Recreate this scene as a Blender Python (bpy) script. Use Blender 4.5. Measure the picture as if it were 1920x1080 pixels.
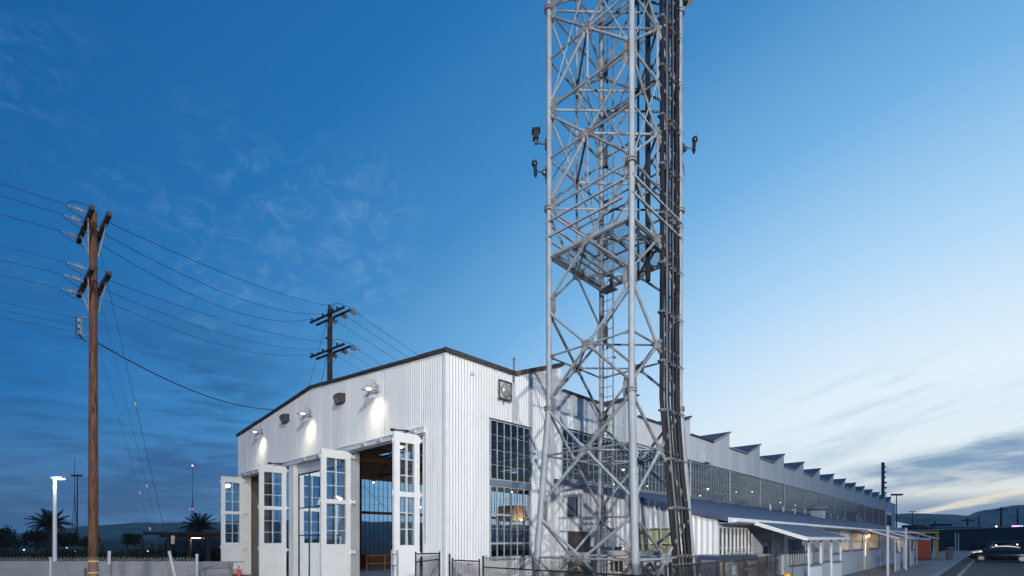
import bpy, math, random
from mathutils import Vector, Matrix
R = math.radians
random.seed(7)
scene = bpy.context.scene
col = scene.collection
for o in list(bpy.data.objects):
    bpy.data.objects.remove(o)

# ---------------------------------------------------------------- camera
EYE = 2.15
cam = bpy.data.cameras.new('camera')
cam.sensor_width = 36.0
cam.lens = 943.0 / 1920.0 * 36.0
cam.shift_x = 0.0
cam.shift_y = (1010.0 - 540.0) / 1920.0
cam.clip_start = 0.1
cam.clip_end = 12000
camo = bpy.data.objects.new('camera', cam)
camo.location = (0, 0, EYE)
camo.rotation_euler = (R(90), 0, 0)
col.objects.link(camo)
scene.camera = camo

# ---------------------------------------------------------------- colour management
scene.view_settings.view_transform = 'Standard'
scene.view_settings.look = 'None'
scene.view_settings.exposure = 0.0
scene.view_settings.gamma = 1.0
scene.render.engine = 'CYCLES'
try:
    scene.cycles.max_bounces = 8
    scene.cycles.transparent_max_bounces = 24
    scene.cycles.sample_clamp_indirect = 4.0
    scene.cycles.caustics_reflective = False
    scene.cycles.caustics_refractive = False
except Exception:
    pass


def lin(r, g, b):
    def k(c):
        c /= 255.0
        return c / 12.92 if c <= 0.04045 else ((c + 0.055) / 1.055) ** 2.4
    return (k(r), k(g), k(b), 1.0)


class NT:
    """small helper round a node tree"""
    def __init__(s, tree):
        s.t = tree
        s.n = tree.nodes
        s.l = tree.links

    def node(s, typ, **kw):
        nd = s.n.new(typ)
        for k, v in kw.items():
            setattr(nd, k, v)
        return nd

    def put(s, sock, val):
        if isinstance(val, bpy.types.NodeSocket):
            s.l.new(val, sock)
        elif val is not None:
            sock.default_value = val

    def math(s, op, a, b=None, c=None, clamp=False):
        nd = s.node('ShaderNodeMath', operation=op)
        nd.use_clamp = clamp
        s.put(nd.inputs[0], a)
        s.put(nd.inputs[1], b)
        s.put(nd.inputs[2], c)
        return nd.outputs[0]

    def ramp(s, fac, stops, interp='LINEAR'):
        nd = s.node('ShaderNodeValToRGB')
        nd.color_ramp.interpolation = interp
        e = nd.color_ramp.elements
        while len(e) < len(stops):
            e.new(0.5)
        for i, (p, c) in enumerate(stops):
            e[i].position = p
            e[i].color = c if not isinstance(c, (int, float)) else (c, c, c, 1)
        s.put(nd.inputs[0], fac)
        return nd.outputs[0]

    def noise(s, vec, scale, detail=3, rough=0.5, dist=0.0):
        nd = s.node('ShaderNodeTexNoise')
        s.put(nd.inputs['Vector'], vec)
        nd.inputs['Scale'].default_value = scale
        nd.inputs['Detail'].default_value = detail
        nd.inputs['Roughness'].default_value = rough
        nd.inputs['Distortion'].default_value = dist
        return nd.outputs[0]

    def mapping(s, vec, scale=(1, 1, 1), rot=(0, 0, 0), loc=(0, 0, 0)):
        nd = s.node('ShaderNodeMapping')
        s.put(nd.inputs['Vector'], vec)
        nd.inputs['Scale'].default_value = scale
        nd.inputs['Rotation'].default_value = rot
        nd.inputs['Location'].default_value = loc
        return nd.outputs[0]

    def mix(s, fac, a, b, mode='MIX'):
        nd = s.node('ShaderNodeMix', data_type='RGBA', blend_type=mode)
        s.put(nd.inputs[0], fac)
        s.put(nd.inputs[6], a)
        s.put(nd.inputs[7], b)
        return nd.outputs[2]

    def smooth(s, v, a, b):
        nd = s.node('ShaderNodeMapRange', interpolation_type='SMOOTHSTEP')
        s.put(nd.inputs[0], v)
        nd.inputs[1].default_value = a
        nd.inputs[2].default_value = b
        return nd.outputs[0]


# ---------------------------------------------------------------- world: dusk sky, bright towards the afterglow
SUNDIR = (0.72, 0.694)
world = bpy.data.worlds.new('World')
scene.world = world
world.use_nodes = True
w = NT(world.node_tree)
w.n.clear()
out = w.node('ShaderNodeOutputWorld')
bg = w.node('ShaderNodeBackground')
w.l.new(bg.outputs[0], out.inputs[0])
tc = w.node('ShaderNodeTexCoord')
sep = w.node('ShaderNodeSeparateXYZ')
w.l.new(tc.outputs['Generated'], sep.inputs[0])
X, Y, Z = sep.outputs
Zc = w.math('MAXIMUM', Z, 0.0)
sdot = w.math('ADD', w.math('MULTIPLY', X, SUNDIR[0]), w.math('MULTIPLY', Y, SUNDIR[1]))
L = w.math('ADD', 0.2883, w.math('MULTIPLY', sdot, 0.7246))
L = w.math('ADD', L, w.math('MULTIPLY', Zc, -0.4269))
L = w.math('ADD', L, w.math('MULTIPLY', w.math('MULTIPLY', sdot, sdot), 0.2222))
L = w.math('ADD', L, w.math('MULTIPLY', w.math('MULTIPLY', sdot, Zc), -0.3848), clamp=True)
base = w.ramp(L, [(0.0, lin(16, 88, 150)), (0.2, lin(34, 108, 170)), (0.4, lin(64, 134, 192)),
                  (0.6, lin(112, 172, 220)), (0.8, lin(170, 209, 240)), (1.0, lin(224, 239, 248))])
comb = w.node('ShaderNodeCombineXYZ')
den = w.math('ADD', Zc, 0.07)
w.put(comb.inputs[0], w.math('DIVIDE', X, den))
w.put(comb.inputs[1], w.math('DIVIDE', Y, den))
P = comb.outputs[0]
dirv = tc.outputs['Generated']
az = w.math('ARCTAN2', X, Y)                 # 0 ahead, grows to the right


def aznoise(tilt, sx, sz, detail, rough, dist, loc=(0, 0)):
    c_ = w.node('ShaderNodeCombineXYZ')
    w.put(c_.inputs[0], w.math('ADD', w.math('MULTIPLY', az, sx), loc[0]))
    w.put(c_.inputs[1], w.math('ADD', w.math('MULTIPLY', w.math('SUBTRACT', Z, w.math('MULTIPLY', az, tilt)), sz), loc[1]))
    return w.noise(c_.outputs[0], 1.0, detail, rough, dist)


mul = lambda a, b: w.math('MULTIPLY', a, b)
# rippled low cloud on the darker side
rip = aznoise(0.02, 13, 75, 5, 0.62, 0.6)
mid_ = aznoise(-0.06, 5.0, 22, 4, 0.6, 0.5, (3, 1))
big = aznoise(-0.10, 2.3, 7.0, 2, 0.5, 0.2, (1.3, 7.4))
leftm = w.smooth(az, -0.28, -0.60)
lowm = w.smooth(Z, 0.41, 0.24)
dens = w.math('ADD', w.math('ADD', mul(rip, 0.42), mul(mid_, 0.42)), mul(big, 0.48))
cm = w.smooth(dens, 0.56, 0.76)
cm = mul(cm, mul(leftm, lowm))
cloudcol = w.mix(w.smooth(Z, 0.0, 0.3), lin(52, 92, 136), lin(34, 86, 140))
# dull horizon band on the darker side
hz = mul(w.smooth(Z, 0.22, 0.0), w.smooth(az, -0.10, -0.60))
c1 = w.mix(mul(hz, 0.8), base, lin(84, 124, 164))
c1 = w.mix(mul(cm, 0.88), c1, cloudcol)
pale = mul(mul(w.smooth(dens, 0.55, 0.42), leftm), mul(w.smooth(Z, 0.40, 0.22), 0.30))
c1 = w.mix(pale, c1, lin(92, 145, 192))
# thin bright wisps, upper left
wis = aznoise(0.28, 9, 17, 7, 0.68, 1.1, (4, 2))
wb = aznoise(0.1, 2.6, 5.0, 2, 0.5, 0.0, (6.2, 4.1))
wis = aznoise(0.05, 20, 42, 7, 0.72, 0.8, (4, 2))
wm = mul(w.smooth(wis, 0.44, 0.70), w.smooth(wb, 0.30, 0.62))
wm = mul(wm, mul(w.smooth(Z, 0.30, 0.38), w.smooth(Z, 0.64, 0.50)))
wm = mul(wm, mul(w.smooth(az, -0.12, -0.30), 0.9))
c2 = w.mix(mul(wm, 0.42), c1, lin(120, 165, 205))
# streaks and banks of cloud towards the afterglow
st = aznoise(0.26, 5.5, 46, 8, 0.64, 0.8)
st2 = aznoise(0.34, 2.8, 19, 7, 0.62, 0.6, (2, 5))
fin = aznoise(0.14, 9, 95, 7, 0.64, 0.7, (9, 3))
backm = w.smooth(az, 2.3, 1.5)
bankc = w.math('ADD', 0.105, mul(w.math('SUBTRACT', az, 0.70), 0.14))
bd = w.math('ABSOLUTE', w.math('SUBTRACT', Z, bankc))
bankf = w.smooth(bd, 0.060, 0.0)
bank = w.math('ADD', w.math('ADD', mul(bankf, 0.50), mul(st2, 0.34)), w.math('ADD', mul(fin, 0.34), mul(w.smooth(az, 0.52, 0.78), 0.18)))
bank = w.smooth(bank, 0.60, 0.88)
bank = mul(mul(bank, w.smooth(mid_, 0.25, 0.62)), mul(w.smooth(az, 0.50, 0.66), backm))
thin = w.smooth(w.math('ADD', mul(st, 0.55), mul(st2, 0.50)), 0.50, 0.74)
thin = mul(mul(thin, w.smooth(Z, 0.31, 0.20)), mul(w.smooth(az, 0.36, 0.60), backm))
warm = mul(mul(w.smooth(Z, 0.19, 0.07), w.smooth(az, 0.50, 0.72)), backm)
c3 = w.mix(mul(warm, 0.9), c2, lin(248, 250, 240))
c3 = w.mix(mul(thin, 0.62), c3, lin(150, 182, 206))
c3 = w.mix(mul(bank, 0.88), c3, lin(100, 142, 182))
# low dusky layer just over the hills with a cream gap of afterglow in it
lowl = mul(w.smooth(Z, 0.075, 0.045), mul(w.smooth(az, 0.56, 0.68), backm))
c3 = w.mix(mul(lowl, 0.88), c3, lin(126, 158, 186))
gap = w.math('ADD', 0.048, mul(w.math('SUBTRACT', az, 0.72), 0.26))
wob = mul(w.math('SUBTRACT', fin, 0.5), 0.020)
gd = w.math('ABSOLUTE', w.math('SUBTRACT', w.math('ADD', Z, wob), gap))
gl = mul(w.smooth(gd, 0.0075, 0.0005), mul(w.smooth(az, 0.60, 0.70), backm))
c3 = w.mix(mul(gl, 0.9), c3, lin(255, 248, 224))
# below the horizon: dim ground tone
c4 = w.mix(w.smooth(Z, 0.0, -0.03), c3, lin(40, 52, 70))
w.l.new(c4, bg.inputs[0])
bg.inputs[1].default_value = 1.12

# ---------------------------------------------------------------- frame of the hangar
CU, SU = 0.6924, 0.7215
ROTZ = math.atan2(SU, CU)


def W(u, v, z=0.0):
    return Vector((CU * u - SU * v, SU * u + CU * v, z))


# the two yard floodlights (their poles are built further down)
FLOODS = [(-5.7, -15.8, 19.0), (-8.2, -11.8, 7.0)]
FLOOD_POWERS = [30000.0, 27000.0]

# one weak, broad sun from the afterglow just over the horizon
sun = bpy.data.lights.new('afterglow', 'SUN')
sun.energy = 0.25
sun.angle = R(12)
sun.color = (1.0, 0.86, 0.7)
suno = bpy.data.objects.new('afterglow', sun)
suno.rotation_euler = Vector((-SUNDIR[0], -SUNDIR[1], -0.06)).to_track_quat('-Z', 'Y').to_euler()
suno.location = (60, 60, 30)
col.objects.link(suno)


# ---------------------------------------------------------------- mesh builder
class MB:
    def __init__(s):
        s.v = []
        s.f = []

    def add(s, vs, fs):
        b = len(s.v)
        s.v += [tuple(p) for p in vs]
        s.f += [tuple(i + b for i in f) for f in fs]
        return s

    def box(s, x0, x1, y0, y1, z0, z1):
        if x0 > x1: x0, x1 = x1, x0
        if y0 > y1: y0, y1 = y1, y0
        if z0 > z1: z0, z1 = z1, z0
        return s.add([(x0, y0, z0), (x1, y0, z0), (x1, y1, z0), (x0, y1, z0), (x0, y0, z1), (x1, y0, z1), (x1, y1, z1), (x0, y1, z1)],
                     [(0, 3, 2, 1), (4, 5, 6, 7), (0, 1, 5, 4), (1, 2, 6, 5), (2, 3, 7, 6), (3, 0, 4, 7)])

    def cyl(s, p, q, r, n=8, r2=None, caps=True):
        p = Vector(p); q = Vector(q)
        if r2 is None: r2 = r
        d = (q - p)
        if d.length < 1e-6: return s
        d.normalize()
        a = d.orthogonal().normalized()
        b = d.cross(a)
        vs = []
        for (c, rr) in ((p, r), (q, r2)):
            for i in range(n):
                t = 2 * math.pi * i / n
                vs.append(c + a * (rr * math.cos(t)) + b * (rr * math.sin(t)))
        fs = [(i, (i + 1) % n, n + (i + 1) % n, n + i) for i in range(n)]
        if caps:
            fs.append(tuple(range(n - 1, -1, -1)))
            fs.append(tuple(range(n, 2 * n)))
        return s.add(vs, fs)

    def bar(s, p, q, wd, ht):
        """square bar from p to q"""
        p = Vector(p); q = Vector(q)
        d = (q - p).normalized()
        up = Vector((0, 0, 1)) if abs(d.z) < 0.95 else Vector((1, 0, 0))
        a = d.cross(up).normalized() * (wd / 2)
        b = a.cross(d).normalized() * (ht / 2)
        vs = [p - a - b, p + a - b, p + a + b, p - a + b, q - a - b, q + a - b, q + a + b, q - a + b]
        return s.add(vs, [(0, 1, 2, 3), (7, 6, 5, 4), (0, 4, 5, 1), (1, 5, 6, 2), (2, 6, 7, 3), (3, 7, 4, 0)])

    def tube(s, pts, r, n=6):
        for a, b in zip(pts[:-1], pts[1:]):
            s.cyl(a, b, r, n)
        return s

    def lathe(s, prof, n=16, c=(0, 0, 0)):
        vs = []
        for (r, z) in prof:
            for i in range(n):
                t = 2 * math.pi * i / n
                vs.append((c[0] + r * math.cos(t), c[1] + r * math.sin(t), c[2] + z))
        fs = []
        for k in range(len(prof) - 1):
            for i in range(n):
                j = (i + 1) % n
                fs.append((k * n + i, k * n + j, (k + 1) * n + j, (k + 1) * n + i))
        return s.add(vs, fs)

    def prism(s, poly, axis, a, b):
        """poly of 2d points extruded along axis 0/1/2 from a to b"""
        def mk(p, t):
            if axis == 0: return (t, p[0], p[1])
            if axis == 1: return (p[0], t, p[1])
            return (p[0], p[1], t)
        n = len(poly)
        vs = [mk(p, a) for p in poly] + [mk(p, b) for p in poly]
        fs = [tuple(range(n)), tuple(range(2 * n - 1, n - 1, -1))] + [(i, (i + 1) % n, n + (i + 1) % n, n + i) for i in range(n)]
        return s.add(vs, fs)

    def blob(s, c, rx, ry, rz, n=8, m=5):
        vs = [(c[0], c[1], c[2] + rz)]
        for k in range(1, m):
            ph = math.pi * k / m
            for i in range(n):
                t = 2 * math.pi * i / n
                vs.append((c[0] + rx * math.sin(ph) * math.cos(t), c[1] + ry * math.sin(ph) * math.sin(t), c[2] + rz * math.cos(ph)))
        vs.append((c[0], c[1], c[2] - rz))
        fs = [(0, 1 + i, 1 + (i + 1) % n) for i in range(n)]
        for k in range(m - 2):
            for i in range(n):
                j = (i + 1) % n
                fs.append((1 + k * n + i, 1 + (k + 1) * n + i, 1 + (k + 1) * n + j, 1 + k * n + j))
        e = len(vs) - 1
        fs += [(e, 1 + (m - 2) * n + (i + 1) % n, 1 + (m - 2) * n + i) for i in range(n)]
        return s.add(vs, fs)

    def build(s, name, mat, parent=None, loc=(0, 0, 0), rz=0.0, smooth=False, kind=None):
        me = bpy.data.meshes.new(name)
        me.from_pydata(s.v, [], s.f)
        me.materials.append(mat)
        if smooth:
            me.polygons.foreach_set('use_smooth', [True] * len(me.polygons))
            try:
                me.set_sharp_from_angle(angle=R(40))
            except Exception:
                pass
        me.update()
        o = bpy.data.objects.new(name, me)
        o.location = loc
        o.rotation_euler = (0, 0, rz)
        col.objects.link(o)
        if parent is not None:
            o.parent = parent
        if kind:
            o['kind'] = kind
        return o


def empty(name, label, cat, loc=(0, 0, 0), rz=0.0, group=None):
    o = bpy.data.objects.new(name, None)
    o.empty_display_size = 0.2
    o.location = loc
    o.rotation_euler = (0, 0, rz)
    col.objects.link(o)
    o['label'] = label
    o['category'] = cat
    if group: o['group'] = group
    return o


def tag(o, label=None, cat=None, group=None, kind=None):
    if label: o['label'] = label
    if cat: o['category'] = cat
    if group: o['group'] = group
    if kind: o['kind'] = kind
    return o


def copy_tree(o, parent=None):
    c = o.copy()
    col.objects.link(c)
    c.parent = parent
    for ch in [x for x in o.children]:
        copy_tree(ch, c)
    return c


def inst(src, parent, loc=None, rz=None):
    """copy of a mesh object sharing its data"""
    c = src.copy()
    col.objects.link(c)
    c.parent = parent
    if loc is not None: c.location = loc
    if rz is not None: c.rotation_euler = (0, 0, rz)
    return c


# ---------------------------------------------------------------- materials
def pbr(name, c, rough=0.6, metal=0.0, var=0.12, scale=3.0, bump=0.0, bscale=30.0, c2=None, dirt=None, dirt_scale=1.5, dirt_lo=0.55, dirt_hi=0.75,
        stretch=(1, 1, 1), spec=None):
    m = bpy.data.materials.new(name)
    m.use_nodes = True
    t = NT(m.node_tree)
    b = t.n['Principled BSDF']
    b.inputs['Roughness'].default_value = rough
    b.inputs['Metallic'].default_value = metal
    if spec is not None:
        b.inputs['Specular IOR Level'].default_value = spec
    tcn = t.node('ShaderNodeTexCoord')
    vec = t.mapping(tcn.outputs['Object'], stretch)
    n1 = t.noise(vec, scale, 5, 0.6)
    dark = tuple(x * (1 - var) for x in c[:3]) + (1,)
    lite = tuple(min(1, x * (1 + var)) for x in c[:3]) + (1,)
    cc = t.mix(t.smooth(n1, 0.3, 0.7), dark, c2 if c2 else lite)
    if dirt:
        n2 = t.noise(vec, dirt_scale, 6, 0.65, 0.4)
        cc = t.mix(t.smooth(n2, dirt_lo, dirt_hi), cc, dirt)
    t.put(b.inputs['Base Color'], cc)
    t.put(b.inputs['Roughness'], t.math('ADD', rough - 0.08, t.math('MULTIPLY', n1, 0.16)))
    if bump > 0:
        bp = t.node('ShaderNodeBump')
        bp.inputs['Strength'].default_value = bump
        bp.inputs['Distance'].default_value = 0.02
        t.put(bp.inputs['Height'], t.noise(vec, bscale, 4, 0.6))
        t.put(b.inputs['Normal'], bp.outputs[0])
    return m


def emis(name, c, strength):
    m = bpy.data.materials.new(name)
    m.use_nodes = True
    t = NT(m.node_tree)
    b = t.n['Principled BSDF']
    b.inputs['Base Color'].default_value = c
    b.inputs['Emission Color'].default_value = c
    b.inputs['Emission Strength'].default_value = strength
    return m


def glass(name, tint=(0.72, 0.8, 0.8, 1), rough=0.005, refl=1.0, ior=1.5, wav=0.15, rcol=None):
    m = bpy.data.materials.new(name)
    m.use_nodes = True
    t = NT(m.node_tree)
    t.n.clear()
    o = t.node('ShaderNodeOutputMaterial')
    tr = t.node('ShaderNodeBsdfTransparent')
    tr.inputs[0].default_value = tint
    gl = t.node('ShaderNodeBsdfGlossy')
    gl.inputs[0].default_value = rcol or (0.92 * refl, 0.96 * refl, 1.0 * refl, 1)
    gl.inputs['Roughness'].default_value = rough
    tcn = t.node('ShaderNodeTexCoord')
    bp = t.node('ShaderNodeBump')
    bp.inputs['Strength'].default_value = wav
    bp.inputs['Distance'].default_value = 0.02
    t.put(bp.inputs['Height'], t.noise(tcn.outputs['Object'], 2.2, 2, 0.5))
    t.put(gl.inputs['Normal'], bp.outputs[0])
    fr = t.node('ShaderNodeFresnel')
    fr.inputs[0].default_value = ior
    # two faces of a real pane
    k = t.math('MULTIPLY', fr.outputs[0], 1.7, clamp=True)
    mx = t.node('ShaderNodeMixShader')
    t.put(mx.inputs[0], k)
    t.l.new(tr.outputs[0], mx.inputs[1])
    t.l.new(gl.outputs[0], mx.inputs[2])
    t.l.new(mx.outputs[0], o.inputs[0])
    return m


G = lambda v: (v, v, v, 1)
M = {}
M['siding'] = pbr('white_siding', (0.66, 0.68, 0.69, 1), 0.5, 0, 0.05, 0.7, 0.02, 40, dirt=(0.52, 0.53, 0.54, 1), dirt_scale=1.3, stretch=(1, 1, 0.14))
M['siding_side'] = pbr('white_siding_side', (0.67, 0.69, 0.70, 1), 0.5, 0, 0.03, 0.5, 0.02, 40, dirt=(0.58, 0.60, 0.62, 1), dirt_scale=0.8, stretch=(1, 1, 0.3))
M['white'] = pbr('white_paint', (0.70, 0.72, 0.73, 1), 0.42, 0, 0.04, 2.0, 0.02, 50, dirt=(0.6, 0.61, 0.6, 1), dirt_scale=2.5)
M['jamb'] = pbr('grey_jamb_paint', (0.36, 0.38, 0.41, 1), 0.5, 0, 0.06, 2.0)
M['fascia'] = pbr('rusty_roof_edge', (0.055, 0.045, 0.045, 1), 0.6, 0.1, 0.3, 2.5, 0.2, 30, dirt=(0.22, 0.075, 0.05, 1), dirt_scale=1.1, dirt_lo=0.48, dirt_hi=0.6)
M['fascia_dark'] = pbr('dark_roof_edge', (0.05, 0.045, 0.045, 1), 0.6, 0.1, 0.3, 2.5, 0.2, 30)
M['edge_pink'] = pbr('worn_primer_edge', (0.55, 0.50, 0.49, 1), 0.6, 0, 0.1, 2.5, 0.1, 30, dirt=(0.30, 0.17, 0.14, 1), dirt_scale=1.1, dirt_lo=0.52, dirt_hi=0.64)
M['roof'] = pbr('blue_grey_roofing', (0.12, 0.14, 0.18, 1), 0.75, 0, 0.16, 1.3, 0.3, 30, dirt=(0.16, 0.18, 0.21, 1), dirt_scale=0.8)
M['annex_roof'] = pbr('slate_blue_roof_sheet', (0.055, 0.085, 0.15, 1), 0.7, 0, 0.14, 1.5, 0.2, 40)
M['soffit'] = pbr('dark_roof_underside', (0.055, 0.04, 0.034, 1), 0.8, 0, 0.25, 1.4, 0.1, 20)
M['steel_dark'] = pbr('brown_structural_steel', (0.07, 0.045, 0.038, 1), 0.6, 0.2, 0.3, 3)
M['mullion'] = pbr('window_bar_steel', (0.36, 0.40, 0.44, 1), 0.5, 0.0, 0.15, 4)
M['mullion_dark'] = pbr('dark_window_bar_steel', (0.022, 0.032, 0.036, 1), 0.5, 0.2, 0.15, 4)
M['mullion_white'] = pbr('white_window_bar', (0.66, 0.68, 0.69, 1), 0.45, 0, 0.05, 4)
M['glass'] = glass('clear_glass', (0.88, 0.93, 0.94, 1), wav=0.03)
M['glass_side'] = glass('old_dusty_glass', (0.52, 0.62, 0.66, 1), 0.008, 0.68, 1.5, 0.04, (0.40, 0.52, 0.64, 1))
M['glass_soft'] = glass('dusty_annex_glass', (0.9, 0.93, 0.9, 1), 0.02, 0.45)
M['glass_dark'] = glass('dark_glass', (0.25, 0.3, 0.32, 1), 0.04)
M['interior_wall'] = pbr('brown_inner_wall', (0.12, 0.105, 0.10, 1), 0.7, 0, 0.15, 1.0)
M['interior_low'] = pbr('dark_brown_inner_panel', (0.10, 0.06, 0.05, 1), 0.7, 0, 0.15, 1.0)
M['floor'] = pbr('hangar_concrete_floor', (0.20, 0.19, 0.18, 1), 0.35, 0, 0.2, 0.6, 0.05, 30)
M['galv'] = pbr('galvanised_steel', (0.245, 0.275, 0.31, 1), 0.62, 0.0, 0.16, 3.0, 0.08, 50, dirt=(0.24, 0.23, 0.22, 1), dirt_scale=1.4, dirt_lo=0.56, dirt_hi=0.74, stretch=(1, 1, 0.5))
M['galv_rust'] = pbr('weathered_galvanised_steel', (0.185, 0.20, 0.215, 1), 0.65, 0.0, 0.3, 4.0, 0.15, 50, dirt=(0.15, 0.11, 0.09, 1), dirt_scale=2.2, dirt_lo=0.5, dirt_hi=0.66)
M['conduit'] = pbr('weathered_conduit', (0.028, 0.027, 0.030, 1), 0.25, 0.4, 0.35, 2.0, 0.1, 30, dirt=(0.016, 0.013, 0.013, 1), dirt_scale=2.0, stretch=(1, 1, 0.3))
M['conduit_lite'] = pbr('pale_conduit', (0.22, 0.21, 0.20, 1), 0.3, 0.6, 0.25, 2.0, 0.1, 30, dirt=(0.10, 0.075, 0.06, 1), dirt_scale=2.0, stretch=(1, 1, 0.3))
M['black'] = pbr('black_vinyl', (0.012, 0.012, 0.014, 1), 0.35, 0, 0.2, 5)
M['wood'] = pbr('creosoted_wood', (0.065, 0.026, 0.013, 1), 0.8, 0, 0.35, 4.0, 1.0, 9, c2=(0.21, 0.088, 0.040, 1), dirt=(0.016, 0.008, 0.006, 1), dirt_scale=4, dirt_lo=0.5, dirt_hi=0.66, stretch=(3, 3, 0.22))
M['arm_wood'] = pbr('dark_crossarm_wood', (0.045, 0.03, 0.025, 1), 0.85, 0, 0.4, 4.0, 0.5, 20)
M['ceramic'] = pbr('grey_insulator_porcelain', (0.36, 0.33, 0.30, 1), 0.25, 0, 0.15, 8)
M['wire'] = pbr('dark_wire', (0.03, 0.032, 0.038, 1), 0.6, 0.2, 0.1, 5)
M['concrete'] = pbr('pale_concrete', (0.30, 0.31, 0.33, 1), 0.8, 0, 0.1, 1.2, 0.3, 25, dirt=(0.2, 0.21, 0.23, 1), dirt_scale=0.9)
M['concrete_dark'] = pbr('grey_concrete', (0.22, 0.22, 0.23, 1), 0.85, 0, 0.15, 1.5, 0.3, 25)
M['yellow'] = pbr('yellow_paint', (0.80, 0.42, 0.02, 1), 0.4, 0, 0.06, 4, dirt=(0.55, 0.26, 0.03, 1), dirt_scale=5, dirt_lo=0.6, dirt_hi=0.8)
M['red'] = pbr('red_paint', (0.42, 0.035, 0.03, 1), 0.4, 0, 0.15, 5)
M['orange'] = pbr('orange_red_plastic', (0.48, 0.065, 0.03, 1), 0.45, 0, 0.1, 2)
M['cream'] = pbr('cream_enclosure_paint', (0.72, 0.68, 0.58, 1), 0.45, 0, 0.04, 3)
M['taupe'] = pbr('taupe_enclosure_paint', (0.42, 0.37, 0.35, 1), 0.5, 0, 0.05, 3)
M['navy'] = pbr('navy_enclosure_paint', (0.035, 0.055, 0.10, 1), 0.45, 0, 0.1, 3)
M['bluegrey'] = pbr('blue_grey', (0.14, 0.17, 0.23, 1), 0.55, 0, 0.08, 2)
M['olive'] = pbr('olive_blind', (0.44, 0.44, 0.24, 1), 0.8, 0, 0.05, 0.8)
M['foliage'] = pbr('dark_foliage', (0.018, 0.028, 0.014, 1), 0.8, 0, 0.5, 2.0)
M['palm'] = pbr('palm_frond', (0.022, 0.032, 0.018, 1), 0.6, 0, 0.4, 2.0)
M['bark'] = pbr('palm_bark', (0.06, 0.045, 0.038, 1), 0.9, 0, 0.3, 4.0, 0.6, 8)
M['darkwood'] = pbr('dark_stained_wood', (0.020, 0.015, 0.014, 1), 0.7, 0, 0.2, 3)
M['tan'] = pbr('tan_plywood', (0.34, 0.22, 0.12, 1), 0.6, 0, 0.1, 2)
M['lampmetal'] = pbr('white_lamp_enamel', (0.55, 0.58, 0.62, 1), 0.35, 0.2, 0.06, 5)
M['taupe_dark'] = pbr('bronze_lamp_housing', (0.075, 0.07, 0.065, 1), 0.5, 0.3, 0.15, 5)
M['lens'] = pbr('dull_floodlight_lens', (0.32, 0.32, 0.31, 1), 0.2, 0.2, 0.3, 6)
M['bulb_warm'] = emis('warm_bulb', (1.0, 0.62, 0.28, 1), 14)
M['bulb_white'] = emis('bright_lamp_glass', (1.0, 0.80, 0.55, 1), 5)
M['led'] = emis('white_led_panel', (0.86, 0.93, 1.0, 1), 14)


def asphalt_mat():
    m = pbr('worn_asphalt', (0.026, 0.027, 0.031, 1), 0.85, 0, 0.25, 0.5, 0.6, 60, dirt=(0.042, 0.042, 0.045, 1), dirt_scale=0.35, dirt_lo=0.5, dirt_hi=0.7)
    return m


M['asphalt'] = asphalt_mat()
M['sidewalk'] = pbr('concrete_pavement', (0.17, 0.175, 0.18, 1), 0.75, 0, 0.15, 0.5, 0.3, 40, dirt=(0.11, 0.115, 0.12, 1), dirt_scale=0.5)
M['line'] = pbr('worn_line_paint', (0.30, 0.31, 0.32, 1), 0.7, 0, 0.25, 3, dirt=(0.07, 0.07, 0.075, 1), dirt_scale=3)
M['kerbwhite'] = pbr('wheel_stop_concrete', (0.34, 0.34, 0.32, 1), 0.8, 0, 0.12, 4)
M['earth'] = pbr('dark_field_ground', (0.030, 0.032, 0.026, 1), 0.95, 0, 0.4, 0.05, 0.2, 1)
M['hill'] = pbr('wooded_hill', (0.115, 0.125, 0.105, 1), 0.95, 0, 0.6, 0.012, 0, 1)

# ================================================================= ground
def struct(name, mb, mat, **kw):
    o = mb.build(name, mat, None, **kw)
    o['kind'] = 'structure'
    return o


struct('ground', MB().add([(-4600, -900, -0.02), (4900, -900, -0.02), (4900, 3900, -0.02), (-4600, 3900, -0.02)], [(0, 1, 2, 3)]), M['earth'])
yard = MB().add([(-60, -40, -0.012), (150, -40, -0.012), (150, 2.2, -0.012), (-60, 2.2, -0.012)], [(0, 1, 2, 3)])
yard.add([(-60, 2.2, -0.012), (150, 2.2, -0.012), (150, 62, -0.012), (-60, 62, -0.012)], [(0, 1, 2, 3)])
struct('parking_lot', yard, M['asphalt'], rz=ROTZ)
sw = MB().box(20, 122, 2.45, 6.36, -0.011, 0.02)
struct('sidewalk', sw, M['sidewalk'], rz=ROTZ)
kb = MB().box(20, 122, 2.28, 2.446, -0.011, 0.13)
struct('kerb', kb, M['concrete'], rz=ROTZ)

# parking bay lines
lines = empty('parking_bay_lines', 'worn pale painted bay lines on the dark asphalt parking lot', 'road marking', rz=ROTZ)
lm = MB().box(-0.05, 0.05, -5.2, 0, 0, 0.004)
first = lm.build('bay_line', M['line'], lines, (26.0, 1.5, -0.008))
for i in range(1, 27):
    inst(first, lines, (26.0 + 2.7 * i, 1.5, -0.008))

# wheel stops
ws = None
for i in range(26):
    u = 27.4 + 2.7 * i
    if ws is None:
        ws = MB().prism([(-0.11, 0), (0.11, 0), (0.07, 0.13), (-0.07, 0.13)], 0, -0.24, 0.24).build('wheel_stop', M['kerbwhite'], None, W(u, 1.45, -0.011), ROTZ)
        o = ws
        o.data.transform(Matrix.Identity(4))
    else:
        o = inst(ws, None, W(u, 1.45, -0.011))
    tag(o, 'concrete wheel stop beside the kerb, number %s counted from the near end' % ('one two three four five six seven eight nine ten eleven twelve thirteen fourteen fifteen sixteen seventeen eighteen nineteen twenty twenty-one twenty-two twenty-three twenty-four twenty-five twenty-six'.split()[i]), 'wheel stop', 'wheel stops along the kerb')

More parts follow.
